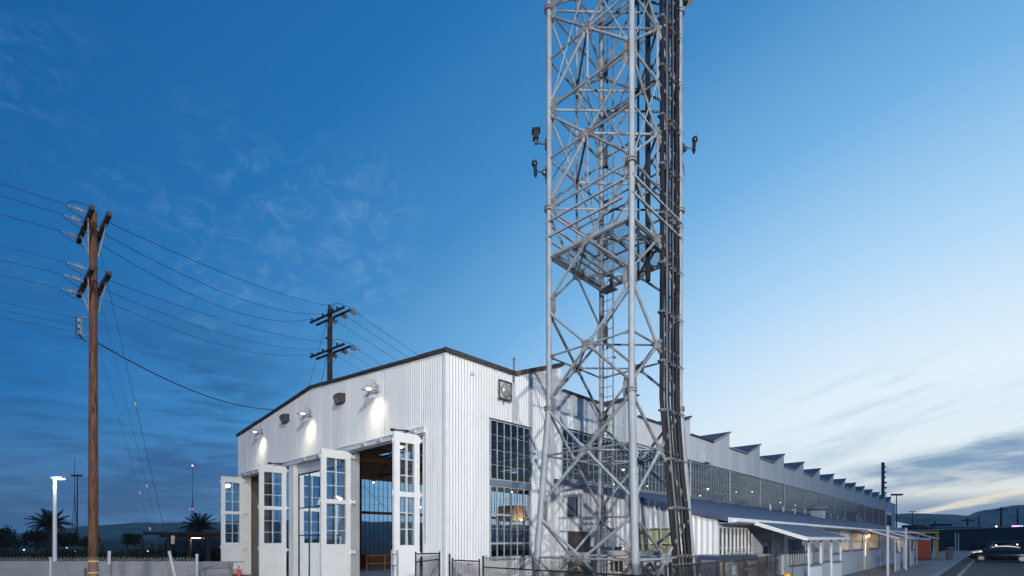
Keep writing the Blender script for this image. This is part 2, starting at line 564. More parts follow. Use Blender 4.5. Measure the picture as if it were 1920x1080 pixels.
# hills
def ridge(name, x0, x1, y0, hfun, depth, seed, nx=180, ny=10):
    rnd = random.Random(seed)
    ph = [(rnd.uniform(0.6, 1.3), rnd.uniform(0, 6.28)) for _ in range(9)]
    mb = MB()
    vs = []
    for j in range(ny + 1):
        g = j / ny
        prof = math.sin(g * math.pi / 2) ** 0.9 if g < 1 else 1
        for i in range(nx + 1):
            x = x0 + (x1 - x0) * i / nx
            e = 0
            for k, (a, p) in enumerate(ph):
                e += a * math.sin(x * (0.0022 * 1.62 ** k) + p + g * 3) / (1.55 ** k)
            h = hfun(x) * prof * (1 + 0.07 * e) + (rnd.uniform(-1, 1) * 2.2 * (0.3 + g) if hfun(x) > 8 else 0)
            vs.append((x, y0 + depth * g, max(h, -1.0) if j else -2.0))
    fs = []
    for j in range(ny):
        for i in range(nx):
            a = j * (nx + 1) + i
            fs.append((a, a + 1, a + nx + 2, a + nx + 1))
    mb.add(vs, fs)
    return struct(name, mb, M['hill'], smooth=True)


def lerp_pts(pts):
    def f(x):
        if x <= pts[0][0]: return pts[0][1]
        for (a, b), (c, d) in zip(pts[:-1], pts[1:]):
            if x <= c:
                t = (x - a) / (c - a)
                t = t * t * (3 - 2 * t)
                return b + (d - b) * t
        return pts[-1][1]
    return f


YH = 3000.0
def hp(x, y): return ((x - 960) / 943.0 * YH, (1010 - y) / 943.0 * YH + EYE)
ridge('hills_west', -4200, 600, YH - 500, lerp_pts([hp(-300, 1004), hp(60, 1004), hp(120, 996), hp(200, 986), hp(280, 981), hp(420, 980), hp(700, 975), hp(960, 985), hp(1150, 1004)]), 500, 3)
ridge('hills_east', 2100, 4600, YH - 600, lerp_pts([hp(1600, 972), hp(1690, 964), hp(1740, 966), hp(1800, 968), hp(1850, 955), hp(1920, 944), hp(2100, 935), hp(2400, 950)]), 600, 11)

# ================================================================= hangar
V0, V1 = 13.0, 32.7
U0, UE = 10.4, 114.2
TIP0, BAY, RISE = 16.51, 6.12, 2.86
ZF, ZT = 8.36, 9.40


def gable(v):
    pk = 22.85
    return 8.36 + 0.84 * (1 - abs(v - pk) / (pk - V0)) if V0 <= v <= V1 else 8.36


def rooftop(u):
    """height of the side wall at u"""
    if u < TIP0 - RISE: return ZF
    if u < TIP0: return ZF + (ZT - ZF) * (u - TIP0 + RISE) / RISE
    k = (u - TIP0) / BAY
    if k >= 15: return ZF
    r = (k - math.floor(k)) * BAY
    return ZF if r < BAY - RISE else ZF + (ZT - ZF) * (r - BAY + RISE) / RISE


hangar = empty('hangar', 'long white corrugated aircraft hangar with sawtooth roof and open folding doors', 'hangar', (0, 0, 0), ROTZ)

PITCH = 0.130


def corr_sheet(s0, s1, intervals, axis, off, sign, amp=0.018, pitch=PITCH, npp=4, name='siding_sheet', mat=None, parent=None):
    """corrugated sheet from s0 to s1; intervals(s) -> (z0, z1) or None"""
    if mat is None: mat = M['siding']
    if parent is None: parent = hangar
    n = max(2, int(round((s1 - s0) / pitch * npp)))
    mb = MB()
    prof = []
    for i in range(n + 1):
        s = s0 + (s1 - s0) * i / n
        ph = 2 * math.pi * s / pitch
        d = amp * max(-0.8, min(0.8, 1.25 * math.cos(ph)))
        prof.append((s, d))
    vs = []
    fs = []
    for i in range(n + 1):
        s, d = prof[i]
        z0, z1 = intervals(min(max(s, s0 + 1e-4), s1 - 1e-4))
        p = off + sign * d
        if axis == 0:
            vs += [(p, s, z0), (p, s, z1)]
        else:
            vs += [(s, p, z0), (s, p, z1)]
    for i in range(n):
        fs.append((2 * i, 2 * i + 2, 2 * i + 3, 2 * i + 1))
    mb.add(vs, fs)
    return mb.build(name, mat, parent, smooth=True)


ROWS = [0.0, 2.18, 4.28, 6.40]
# --- end wall (faces the camera's left); doors from v 14.2 to 31.95, header at 5.95
HDR = 5.95
DOORS = [(14.22, 19.32), (19.95, 24.80), (25.35, 31.93)]


def sheets(s0, s1, width, rows, top, axis, off, sign, mat=None, minh=0.05, jit=0.004, **kw):
    n = max(1, int(round((s1 - s0) / width)))
    for k in range(n):
        a = s0 + (s1 - s0) * k / n
        b = s0 + (s1 - s0) * (k + 1) / n
        for j, z0 in enumerate(rows):
            z1 = rows[j + 1] if j + 1 < len(rows) else None
            lap = 0.03 if j else 0.0

            def iv(s, z0=z0, z1=z1):
                t = top(s)
                return (z0, t if z1 is None else min(z1 + 0.03, t))
            o = 0.007 * (j % 2) + random.uniform(0, jit)
            corr_sheet(a, b + 0.01, iv, axis, off + sign * o, sign, mat=mat, **kw)


sheets(V0, 14.06, 1.06, ROWS, gable, 0, U0, -1)
sheets(14.06, 32.03, 0.857, [HDR], gable, 0, U0, -1)
sheets(32.03, V1, 0.67, ROWS, gable, 0, U0, -1)
# --- side wall towards the tower
sheets(U0, 12.38, 0.99, ROWS, rooftop, 1, V0, -1)
sheets(12.38, 14.56, 1.09, [6.44], rooftop, 1, V0, -1)
sheets(12.38, 14.56, 1.09, [0.0], lambda s: 1.40, 1, V0, -1)
sheets(14.56, 16.44, 0.94, ROWS, rooftop, 1, V0, -1)
sheets(16.44, 22.63, 0.884, [6.78], rooftop, 1, V0, -1, mat=M['siding_side'])
for kbay in range(1, 15):
    a = TIP0 + BAY * kbay
    sheets(a, a + BAY, 1.53, [6.78], lambda s, a=a: rooftop(min(s, a + BAY - 1e-3)), 1, V0, -1, mat=M['siding_side'], npp=3, jit=0.001)
sheets(102.0, 103.9, 0.95, [2.0], lambda s: 6.78, 1, V0, -1, mat=M['siding_side'])
sheets(TIP0 + BAY * 15, UE, 1.53, [6.78], rooftop, 1, V0, -1, mat=M['siding_side'])
sheets(109.3, UE, 1.2, [2.0], lambda s: 6.78, 1, V0, -1, mat=M['siding_side'])
# corner trims, flashings
MB().box(U0 - 0.035, U0 + 0.10, V0 - 0.035, V0 + 0.10, 0, 8.36).build('corner_trim', M['white'], hangar)
MB().box(U0 - 0.035, U0 + 0.06, V1 - 0.06, V1 + 0.035, 0, 8.36).build('corner_trim', M['white'], hangar)
MB().box(U0 - 0.03, U0 - 0.018, 14.0, 14.12, 2.0, HDR).build('flashing', M['white'], hangar)
MB().box(16.36, 16.48, V0 - 0.03, V0 + 0.06, 4.6, 9.3).build('corner_trim', M['siding'], hangar)
# inner lining so that the shell is closed
inn = MB()
inn.prism([(V0 + 0.06, HDR), (V0 + 0.06, 8.25), (22.85, 9.1), (V1 - 0.06, 8.25), (V1 - 0.06, HDR)], 0, U0 + 0.06, U0 + 0.10)
inn.box(U0 + 0.06, U0 + 0.10, V0 + 0.1, 14.1, 0, HDR - 0.002)
inn.build('end_wall_lining', M['interior_wall'], hangar)
for (a, b) in [(U0 + 0.11, 12.36), (14.6, 16.4)]:
    MB().box(a, b, V0 + 0.05, V0 + 0.09, 0, 8.3).build('side_wall_lining', M['interior_wall'], hangar)
MB().box(12.362, 14.598, V0 + 0.05, V0 + 0.09, 6.46, 8.3).build('side_wall_lining', M['interior_wall'], hangar)
MB().box(16.5, UE - 0.1, V0 + 0.05, V0 + 0.09, 6.82, 8.3).build('side_wall_lining', M['interior_wall'], hangar)
MB().box(16.5, UE - 0.1, V0 + 0.05, V0 + 0.09, 0, 4.55).build('side_wall_lining', M['interior_wall'], hangar)
# far end wall and back wall
MB().box(UE - 0.08, UE, V0 + 0.1, V1, 0, 8.3).build('far_end_wall', M['siding_side'], hangar)
BW0, BW1 = 12.2, 108.0
MB().box(U0 + 0.11, BW0, V1 - 0.08, V1, 0, 8.3).build('back_wall_panel', M['interior_wall'], hangar)
MB().box(BW0, BW1, V1 - 0.08, V1, 6.45, 8.3).build('back_wall_panel', M['interior_wall'], hangar)
MB().box(BW0, BW1, V1 - 0.08, V1, 0.0, 1.02).build('back_wall_panel', M['interior_low'], hangar)
MB().box(BW1, UE - 0.1, V1 - 0.08, V1, 0, 8.3).build('back_wall_panel', M['interior_wall'], hangar)
MB().box(U0, UE, V0 + 0.02, V1 - 0.02, -0.01, 0.03).build('hangar_floor', M['floor'], hangar)
# ribs of the brown wainscot inside, seen through the door
rb = MB()
for i in range(int((60 - BW0) / 0.2)):
    rb.box(BW0 + 0.2 * i, BW0 + 0.2 * i + 0.06, V1 - 0.11, V1 - 0.082, 0.03, 1.0)
rb.build('wainscot_ribs', M['interior_low'], hangar, kind='stuff')

# back wall windows, one per bay
def window_grid(name, parent, axis, off, s0, s1, z0, z1, cols, rows, bar, depth, mat, gmat, heavy=None, tilt=0.004, panes=False, split_rows=None, gbias=0.0):
    """steel window: frame mesh with bars; glass as a joined sheet or as single panes"""
    mb = MB()

    def bx(a, b, c, d, dd=depth):
        if axis == 0:
            mb.box(off - dd / 2, off + dd / 2, a, b, c, d)
        else:
            mb.box(a, b, off - dd / 2, off + dd / 2, c, d)
    zs = [z0 + (z1 - z0) * j / rows for j in range(rows + 1)] if split_rows is None else split_rows
    ss = [s0 + (s1 - s0) * i / cols for i in range(cols + 1)]
    ft = bar * 1.6
    bx(s0, s1, z0, z0 + ft)
    bx(s0, s1, z1 - ft, z1)
    bx(s0, s0 + ft, z0 + ft, z1 - ft)
    bx(s1 - ft, s1, z0 + ft, z1 - ft)
    for s in ss[1:-1]:
        bx(s - bar / 2, s + bar / 2, z0 + ft, z1 - ft, depth * 0.9)
    for z in zs[1:-1]:
        hb = bar * (2.6 if heavy and any(abs(z - h) < 0.02 for h in heavy) else 0.5)
        bx(s0 + ft, s1 - ft, z - hb / 2, z + hb / 2, depth * 0.7)
    fr = mb.build(name, mat, parent)
    rnd = random.Random(int(s0 * 100) + int(z0 * 10))
    gm = MB()
    for i in range(len(ss) - 1):
        for j in range(len(zs) - 1):
            a, b, c, d = ss[i], ss[i + 1], zs[j], zs[j + 1]
            t = [rnd.uniform(-tilt, tilt) for _ in range(4)]
            h = 0.002
            if axis == 0:
                q = [(off + gbias + t[0], a, c), (off + gbias + t[1], b, c), (off + gbias + t[0] + t[2], b, d), (off + gbias - t[1] + t[2], a, d)]
            else:
                q = [(a, off + gbias + t[0], c), (b, off + gbias + t[1], c), (b, off + gbias + t[0] + t[2], d), (a, off + gbias - t[1] + t[2], d)]
            if panes:
                MB().add(q, [(0, 1, 2, 3)]).build('pane', gmat, fr)
            else:
                gm.add(q, [(0, 1, 2, 3)])
    if not panes:
        gm.build('glazing', gmat, fr, kind='stuff')
    return fr


u = BW0
k = 0
while u < BW1 - 1:
    b = min(u + BAY, BW1)
    if k < 6:
        window_grid('back_window', hangar, 1, V1 - 0.04, u + 0.06, b - 0.06, 1.03, 6.44, 16, 9, 0.022, 0.05, M['mullion_dark'], M['glass'])
    else:
        window_grid('back_window', hangar, 1, V1 - 0.04, u + 0.06, b - 0.06, 1.03, 6.44, 12, 5, 0.045, 0.05, M['mullion_dark'], M['glass'])
    MB().box(u - 0.055, u + 0.055, V1 - 0.30, V1 - 0.09, 0.03, 8.2).build('wall_column', M['steel_dark'], hangar)
    MB().bar((u, V1 - 0.2, 4.02), (b, V1 - 0.2, 4.02), 0.12, 0.2).build('wall_girt', M['steel_dark'], hangar)
    if k < 8 and k % 2 == 1:
        for q in ((1.1, 5.9), (5.9, 1.1)):
            MB().cyl((u + 0.1, V1 - 0.36, q[0]), (b - 0.1, V1 - 0.36, q[1]), 0.016, 5).build('brace_rod', M['steel_dark'], hangar)
    u = b
    k += 1

# roofs
def slab(pts_a, pts_b, th):
    """quad from edge a (2 pts) to edge b (2 pts) with thickness th downwards"""
    p = [Vector(q) for q in (pts_a[0], pts_a[1], pts_b[1], pts_b[0])]
    dz = Vector((0, 0, -th))
    vs = p + [q + dz for q in p]
    return MB().add(vs, [(0, 1, 2, 3), (7, 6, 5, 4), (0, 4, 5, 1), (1, 5, 6, 2), (2, 6, 7, 3), (3, 7, 4, 0)])


OV = 0.07
mid = 22.85
ue = TIP0 - RISE
slab([(U0 - OV, V0 - OV, ZF), (ue, V0 - OV, ZF)], [(U0 - OV, mid, 9.2), (ue, mid, 9.2)], 0.10).build('roof_slope', M['soffit'], hangar)
slab([(U0 - OV, mid, 9.2), (ue, mid, 9.2)], [(U0 - OV, V1 + OV, ZF), (ue, V1 + OV, ZF)], 0.10).build('roof_slope', M['soffit'], hangar)
MB().prism([(V0 + 0.1, ZF - 0.1), (mid, ZF - 0.1), (V1, ZF - 0.1), (mid, 9.08)], 0, ue + 0.02, ue + 0.05).build('roof_infill', M['soffit'], hangar)


def fascia(p, q, mat, h=0.16, t=0.035, parent=None):
    p = Vector(p); q = Vector(q)
    return MB().bar(p, q, t, h).build('roof_edge', mat, parent or hangar)


# gable fascia in lengths (sheet metal edge, slightly uneven)
fp = [V0 - OV - 0.02, 14.4, 15.9, 17.2, 18.5, 20.2, 21.4, mid, 24.3, 26.8, 29.5, V1 + OV]
for i in range(len(fp) - 1):
    a, b = fp[i], fp[i + 1]
    ga = lambda v: 8.34 + 0.84 * (1 - abs(v - mid) / (mid - V0))
    dz = random.uniform(-0.012, 0.012)
    fascia((U0 - OV - 0.03, a, ga(a) + dz), (U0 - OV - 0.03, b + 0.005, ga(b) + dz), M['fascia_dark'], 0.10 + random.uniform(-0.02, 0.02))
fascia((U0 - OV - 0.045, V0 - OV - 0.022, ZF - 0.03), (ue, V0 - OV - 0.022, ZF - 0.03), M['fascia_dark'], 0.15)
fascia((ue, V0 - OV - 0.024, ZF - 0.03), (TIP0 + 0.05, V0 - OV - 0.024, ZT - 0.0), M['fascia'], 0.15)
for kb_ in range(0, 16):
    t0 = TIP0 + BAY * kb_
    t1 = t0 + BAY
    # clerestory under each tip
    MB().box(t0, t0 + 0.04, V0 + 0.0, V1, ZF + 0.02, ZF + 0.16).build('clerestory_sill', M['siding_side'], hangar)
    cg = window_grid('clerestory', hangar, 0, t0 + 0.02, V0 + 0.05, V1 - 0.05, ZF + 0.165, ZT - 0.10, 18, 1, 0.05, 0.04, M['mullion_dark'], M['glass'], tilt=0.002)
    if kb_ < 15:
        slab([(t0 + 0.04, V0 - OV, ZF), (t1 - RISE, V0 - OV, ZF)], [(t0 + 0.04, V1, ZF), (t1 - RISE, V1, ZF)], 0.10).build('roof_slope', M['roof'], hangar)
        fascia((t0 + 0.03, V0 - OV - 0.022, ZF - 0.03), (t1 - RISE, V0 - OV - 0.022, ZF - 0.03), M['fascia_dark'] if kb_ < 3 else M['mullion'], 0.07)
        fascia((t1 - RISE, V0 - OV - 0.024, ZF - 0.03), (t1 + 0.05, V0 - OV - 0.024, ZT - 0.02), M['fascia'] if kb_ < 2 else M['edge_pink'], 0.09)
    r0 = t0 - RISE
    slab([(r0, V0 - OV, ZF), (t0 + 0.06, V0 - OV, ZT + 0.03)], [(r0, V1, ZF), (t0 + 0.06, V1, ZT + 0.03)], 0.10).build('roof_slope', M['roof'], hangar)
slab([(TIP0 + BAY * 15 + 0.04, V0 - OV, ZF), (UE + OV, V0 - OV, ZF)], [(TIP0 + BAY * 15 + 0.04, V1, ZF), (UE + OV, V1, ZF)], 0.10).build('roof_slope', M['roof'], hangar)

# trusses inside: one below each tip, seen through the doors and windows
def truss(u, n=13):
    mb = MB()
    vs = [V0 + 0.15 + (V1 - V0 - 0.3) * i / n for i in range(n + 1)]
    mb.bar((u, vs[0], 6.75), (u, vs[-1], 6.75), 0.10, 0.12)
    mb.bar((u, vs[0], 8.15), (u, vs[-1], 8.15), 0.10, 0.12)
    for i in range(n):
        a, b = (6.81, 8.09) if i % 2 else (8.09, 6.81)
        mb.bar((u, vs[i], a), (u, vs[i + 1], b), 0.06, 0.06)
        if i: mb.bar((u, vs[i], 6.81), (u, vs[i], 8.09), 0.05, 0.05)
    return mb.build('roof_truss', M['steel_dark'], hangar, kind='stuff')


for i in range(17):
    truss(ue + 0.15 + BAY * i if i else ue + 0.15)
for vv in (18.0, 22.85, 27.7):
    mb = MB()
    mb.bar((U0 + 0.15, vv, 6.95), (UE - 0.2, vv, 6.95), 0.10, 0.14)
    mb.bar((U0 + 0.15, vv, 7.95), (UE - 0.2, vv, 7.95), 0.10, 0.14)
    for i in range(32):
        a = U0 + 0.15 + 3.06 * i
        mb.bar((a, vv, 7.02 if i % 2 else 7.88), (a + 3.06, vv, 7.88 if i % 2 else 7.02), 0.06, 0.06)
    mb.build('longitudinal_truss', M['steel_dark'], hangar, kind='stuff')
for i in range(2, 16):
    for vv in (22.85,):
        MB().box(ue + BAY * i - 0.13, ue + BAY * i + 0.13, vv - 0.13, vv + 0.13, 0.03, 8.0).build('inner_column', M['steel_dark'], hangar)
# roof purlins
for i in range(12):
    vv = V0 + 1.2 + i * 1.6
    g = gable(vv)
    MB().bar((U0 + 0.12, vv, g - 0.2), (ue, vv, g - 0.2), 0.07, 0.14).build('purlin', M['steel_dark'], hangar)

# side wall windows near the corner: upper (4 rows) and lower (5 rows)
window_grid('side_window', hangar, 1, V0 - 0.005, 12.40, 14.54, 4.27, 6.42, 6, 4, 0.026, 0.06, M['mullion'], M['glass_side'], panes=True)
window_grid('side_window', hangar, 1, V0 - 0.005, 12.40, 14.54, 1.46, 4.06, 6, 5, 0.026, 0.06, M['mullion'], M['glass'], heavy=[1.46 + 2.6 * 3 / 5, 1.46 + 2.6 / 5], panes=True)
MB().box(12.38, 14.56, V0 - 0.07, V0 + 0.05, 4.062, 4.268).build('window_transom', M['bluegrey'], hangar)
MB().box(12.34, 14.60, V0 - 0.09, V0 + 0.05, 1.39, 1.458).build('window_sill', M['mullion'], hangar)
MB().box(12.34, 14.60, V0 - 0.055, V0 + 0.04, 6.422, 6.46).build('window_head', M['mullion_dark'], hangar)
MB().box(14.545, 14.60, V0 - 0.05, V0 + 0.04, 1.46, 6.42).build('window_jamb', M['mullion'], hangar)
# long ribbon window
for i in range(14):
    a = max(16.50, TIP0 + BAY * i)
    b = min(102.0, TIP0 + BAY * (i + 1))
    window_grid('ribbon_window', hangar, 1, V0 - 0.005, a + 0.01, b - 0.01, 4.59, 6.74, 16, 4, 0.030, 0.05, M['mullion'], M['glass_side'], tilt=0.002)
    MB().box(b - 0.04, b + 0.04, V0 - 0.06, V0 + 0.04, 4.58, 6.75).build('window_post', M['mullion_white'], hangar)
window_grid('ribbon_window', hangar, 1, V0 - 0.005, 104.0, 109.2, 4.2, 6.2, 12, 4, 0.05, 0.05, M['mullion_dark'], M['glass_dark'])
MB().box(103.9, 109.3, V0 - 0.02, V0 + 0.04, 6.2, 6.78).build('window_head', M['siding_side'], hangar)
MB().box(16.46, 102.1, V0 - 0.05, V0 + 0.03, 6.745, 6.80).build('window_head', M['mullion_dark'], hangar)

# door surrounds
hd = MB()
hd.box(U0 - 0.10, U0 + 0.30, 14.06, 32.03, 5.78, HDR)
hd.build('door_header', M['white'], hangar)
MB().box(U0 - 0.14, U0 - 0.02, 14.0, 32.06, HDR, HDR + 0.035).build('header_flashing', M['white'], hangar)
tr = MB()
tr.cyl((U0 - 0.07, 14.1, 5.72), (U0 - 0.07, 19.3, 5.72), 0.03, 8)
tr.build('door_track', M['galv'], hangar)
tr = MB()
tr.cyl((U0 - 0.07, 25.4, 5.72), (U0 - 0.07, 31.9, 5.72), 0.03, 8)
tr.build('door_track', M['galv'], hangar)
for (a, b) in [(14.06, 14.22), (19.32, 19.95), (24.80, 25.35), (31.93, 32.03)]:
    MB().box(U0 - 0.03, U0 + 0.45, a, b, 0.03, 5.78).build('door_post', M['jamb'] if a == 19.32 else M['white'], hangar)
# bracket and motor arm details above doors
for vv in (14.5, 15.6, 16.7, 17.9, 20.4, 21.8, 23.3, 26.4, 28.1, 29.9, 31.2):
    MB().box(U0 - 0.17, U0 - 0.10, vv, vv + 0.28, 5.84, 5.93).build('header_bracket', M['lampmetal'], hangar)


# folding door leaves ---------------------------------------------------------
def leaf_prism(u0, u1, v, flip, withglass=True):
    """leaf in the plane v, from u0 (outer edge) to u1 (hinge edge)"""
    t = 0.045
    z0, z1 = 0.06, 5.73
    wz = [(1.92, 3.57), (3.73, 5.40)]
    sw_ = 0.215
    a, b = u0 + sw_, u1 - sw_
    mb = MB()
    mb.box(u0, a, v - t / 2, v + t / 2, z0, z1)
    mb.box(b, u1, v - t / 2, v + t / 2, z0, z1)
    mb.box(a, b, v - t / 2, v + t / 2, wz[1][1], z1)
    mb.box(a, b, v - t / 2, v + t / 2, wz[0][1], wz[1][0])
    mb.box(a, b, v - t / 2, v + t / 2, 1.72, wz[0][0])
    mb.box(a, b, v - t / 2, v + t / 2, z0, 0.30)
    mb.box(a, b, v - t / 2 + 0.014, v + t / 2 - 0.014, 0.30, 1.72)
    # raised mould round the bottom panel
    for (p0, p1, q0, q1) in ((a, b, 0.30, 0.325), (a, b, 1.695, 1.72), (a, a + 0.025, 0.325, 1.695), (b - 0.025, b, 0.325, 1.695)):
        mb.box(p0, p1, v - t / 2 + 0.004, v + t / 2 - 0.004, q0, q1)
    lf = mb.build('door_leaf', M['white'], hangar)
    for (c, d) in wz:
        for i in range(2):
            for j in range(3):
                x0 = a + (b - a) * i / 2
                x1 = a + (b - a) * (i + 1) / 2
                y0 = c + (d - c) * j / 3
                y1 = c + (d - c) * (j + 1) / 3
                tl = [random.uniform(-0.0015, 0.0015) for _ in range(2)]
                MB().add([(x0, v + tl[0], y0), (x1, v + tl[1], y0), (x1, v - tl[0], y1), (x0, v - tl[1], y1)], [(0, 1, 2, 3)]).build('pane', M['glass'], lf)
        bars = MB()
        m_ = (a + b) / 2
        bars.box(m_ - 0.014, m_ + 0.014, v - 0.016, v + 0.016, c, d)
        for j in (1, 2):
            zz = c + (d - c) * j / 3
            bars.box(a, m_ - 0.014, v - 0.014, v + 0.014, zz - 0.011, zz + 0.011)
            bars.box(m_ + 0.014, b, v - 0.014, v + 0.014, zz - 0.011, zz + 0.011)
        bars.build('glazing_bar', M['white'], lf)
        # dark putty edge
        pt = MB()
        for (p0, p1, q0, q1) in ((a, b, c, c + 0.016), (a, b, d - 0.016, d), (a, a + 0.014, c + 0.016, d - 0.016), (b - 0.014, b, c + 0.016, d - 0.016)):
            pt.box(p0, p1, v - 0.02, v + 0.02, q0, q1)
        pt.build('window_bead', M['mullion'], lf)
    return lf


def hinge_set(u, v, parent=None, dv=0.0):
    for z in (1.55, 3.62, 5.50):
        mb = MB()
        mb.box(u - 0.03, u + 0.16, v - 0.05, v - 0.012, z, z + 0.09)
        mb.box(u + 0.12, u + 0.17, v - 0.10, v - 0.02, z - 0.05, z + 0.14)
        mb.cyl((u + 0.0, v - 0.045, z - 0.06), (u + 0.0, v - 0.045, z + 0.15), 0.022, 8)
        mb.build('hinge', M['white'], hangar)


def edge_hinges(u, v):
    for z in (1.6, 3.6, 5.35):
        MB().cyl((u - 0.02, v, z), (u - 0.02, v, z + 0.16), 0.02, 8).build('hinge', M['white'], hangar)


LEAVES = [(9.34, 10.36, 14.40), (9.12, 10.38, 19.22), (9.02, 10.30, 25.50), (9.20, 10.38, 31.82)]
for (a, b, v) in LEAVES:
    leaf_prism(a, b, v, 1)
    leaf_prism(a + 0.02, b + 0.01, v + 0.10, 1)
    edge_hinges(a, v + 0.05)
    hinge_set(b, v)
# door operator arms
for (v, z) in ((14.9, 5.86), (25.9, 5.84)):
    mb = MB()
    mb.cyl((U0 - 0.1, v, z + 0.1), (U0 - 0.62, v + 0.1, z + 0.06), 0.03, 8)
    mb.cyl((U0 - 0.62, v + 0.1, z + 0.06), (U0 - 0.78, v + 0.13, z + 0.055), 0.055, 8)
    mb.build('door_operator', M['steel_dark'], hangar)

# glazed screen in the middle doorway
scr = MB()
sc0, sc1 = DOORS[1]
for v in (sc0, sc0 + 1.22, sc0 + 2.43, sc0 + 3.64, sc1 - 0.05):
    scr.box(U0 + 0.20, U0 + 0.26, v, v + 0.05, 0.03, 5.28)
for z in (2.28, 3.62, 5.26):
    scr.box(U0 + 0.205, U0 + 0.255, sc0 + 0.05, sc1 - 0.05, z, z + 0.05)
sco = scr.build('entrance_screen', M['mullion_dark'], hangar)
for i in range(4):
    for (a, b) in ((0.05, 2.28), (2.33, 3.62), (3.67, 5.26)):
        v = sc0 + 0.05 + 1.21 * i
        tl = random.uniform(-0.004, 0.004)
        MB().add([(U0 + 0.23 + tl, v, a), (U0 + 0.23 - tl, v + 1.17, a), (U0 + 0.23 - tl, v + 1.17, b), (U0 + 0.23 + tl, v, b)], [(0, 1, 2, 3)]).build('pane', M['glass'], sco)
MB().box(U0 + 0.16, U0 + 0.28, sc0, sc1, 5.315, 5.775).build('screen_valance', M['lampmetal'], hangar)
# vertical pipe vent and little fittings on the side wall
MB().cyl((13.62, V0 - 0.03, 8.0), (13.62, V0 - 0.03, 8.85), 0.035, 8).build('vent_pipe', M['galv'], hangar)
MB().blob((13.62, V0 - 0.03, 8.87), 0.055, 0.055, 0.05).build('vent_cap', M['galv'], hangar)
MB().box(11.46, 11.62, V0 - 0.06, V0 - 0.015, 7.78, 7.86).box(11.48, 11.53, V0 - 0.09, V0 - 0.061, 7.80, 7.85).build('wall_fitting', M['lampmetal'], hangar)
for i in range(14):
    uu = TIP0 + BAY * i + 2.9
    MB().box(uu, uu + 0.13, V0 - 0.07, V0 - 0.015, 7.72, 7.80).build('wall_fitting', M['lampmetal'], hangar)
MB().box(30.7, 31.2, V0 - 0.12, V0 - 0.012, 6.84, 7.45).box(30.3, 31.2, V0 - 0.3, V0 - 0.122, 6.84, 6.88).build('wall_vent_box', M['white'], hangar)
MB().cyl((U0 + 0.0, V0 - 0.045, 0), (U0 + 0.0, V0 - 0.045, 2.35), 0.02, 6).build('corner_conduit', M['white'], hangar)


# ================================================================= wall lamps on the end wall
def gooseneck(v, z, label, first=None):
    t = empty('wall_lamp', label, 'wall lamp', W(U0 - 0.01, v, z), ROTZ, 'lit gooseneck lamps above the hangar doors')
    mb = MB()
    pts = []
    for i in range(9):
        a = math.pi * i / 8
        pts.append((-0.25 + 0.19 * math.cos(a), 0, 0.02 + 0.26 * math.sin(a)))
    mb.tube(pts, 0.02, 6)
    mb.build('bracket_arm', M['lampmetal'], t)
    MB().box(-0.09, -0.015, -0.12, 0.12, -0.16, 0.10).build('ballast_box', M['lampmetal'], t)
    MB().lathe([(0.05, 0.10), (0.07, 0.02), (0.11, -0.03), (0.27, -0.14), (0.275, -0.155), (0.26, -0.15), (0.10, -0.05), (0.0, -0.04)], 20, (-0.44, 0, 0)).build('lamp_shade', M['lampmetal'], t, smooth=True)
    MB().blob((-0.44, 0, -0.11), 0.10, 0.10, 0.06, 12, 6).build('bulb', M['bulb_white'], t, smooth=True)
    ld = bpy.data.lights.new('lamp_light', 'SPOT')
    ld.energy = 150
    ld.color = (1.0, 0.88, 0.62)
    ld.spot_size = R(125)
    ld.spot_blend = 1.0
    ld.shadow_soft_size = 0.06
    lo = bpy.data.objects.new('lamp_light', ld)
    lo.location = (-0.40, 0, -0.17)
    lo.rotation_euler = Vector((0.15, 0.0, -1.0)).to_track_quat('-Z', 'Y').to_euler()
    col.objects.link(lo)
    lo.parent = t
    return t


gooseneck(28.72, 8.02, 'lit gooseneck lamp on the end wall, above the farthest folding door')
gooseneck(22.80, 7.98, 'lit gooseneck lamp on the end wall, above the glazed entrance')
gooseneck(17.05, 7.92, 'lit gooseneck lamp on the end wall, nearest the building corner')


def floodbox(loc, rz, label, big=1.0):
    t = empty('floodlight', label, 'floodlight', loc, rz, 'unlit dark box floodlights on the hangar')
    mb = MB()
    mb.prism([(-0.02, -0.17), (-0.02, 0.19), (-0.30, 0.16), (-0.36, 0.02), (-0.22, -0.22)], 1, -0.22 * big, 0.22 * big)
    h = mb.build('housing', M['taupe_dark'], t)
    MB().add([(-0.365, -0.18 * big, 0.015), (-0.365, 0.18 * big, 0.015), (-0.235, 0.18 * big, -0.205), (-0.235, -0.18 * big, -0.205)], [(0, 1, 2, 3)]).build('lens', M['lens'], t)
    return t


floodbox(W(U0 - 0.01, 25.5, 8.16), ROTZ, 'dark unlit floodlight on the end wall, second from the far corner')
floodbox(W(U0 - 0.01, 19.85, 8.06), ROTZ, 'dark unlit floodlight on the end wall between the two nearer lit lamps')
# square floodlight on the side wall
t = empty('floodlight', 'large square grey floodlight on the side wall above the tall window', 'floodlight', W(13.05, V0 - 0.02, 7.55), ROTZ)
MB().box(-0.30, 0.30, -0.10, 0.0, -0.32, 0.32).build('housing', M['lampmetal'], t)
MB().blob((0.03, -0.10, 0.0), 0.25, 0.16, 0.27, 14, 8).build('lens', M['lens'], t, smooth=True)
MB().box(-0.33, 0.33, -0.13, -0.101, -0.35, -0.29).box(-0.33, 0.33, -0.13, -0.101, 0.29, 0.35).box(-0.33, -0.27, -0.13, -0.101, -0.29, 0.29).box(0.27, 0.33, -0.13, -0.101, -0.29, 0.29).build('rim', M['taupe_dark'], t)
MB().cyl((0.0, -0.04, -0.48), (0.0, -0.04, -0.34), 0.02, 6).build('conduit', M['taupe_dark'], t)

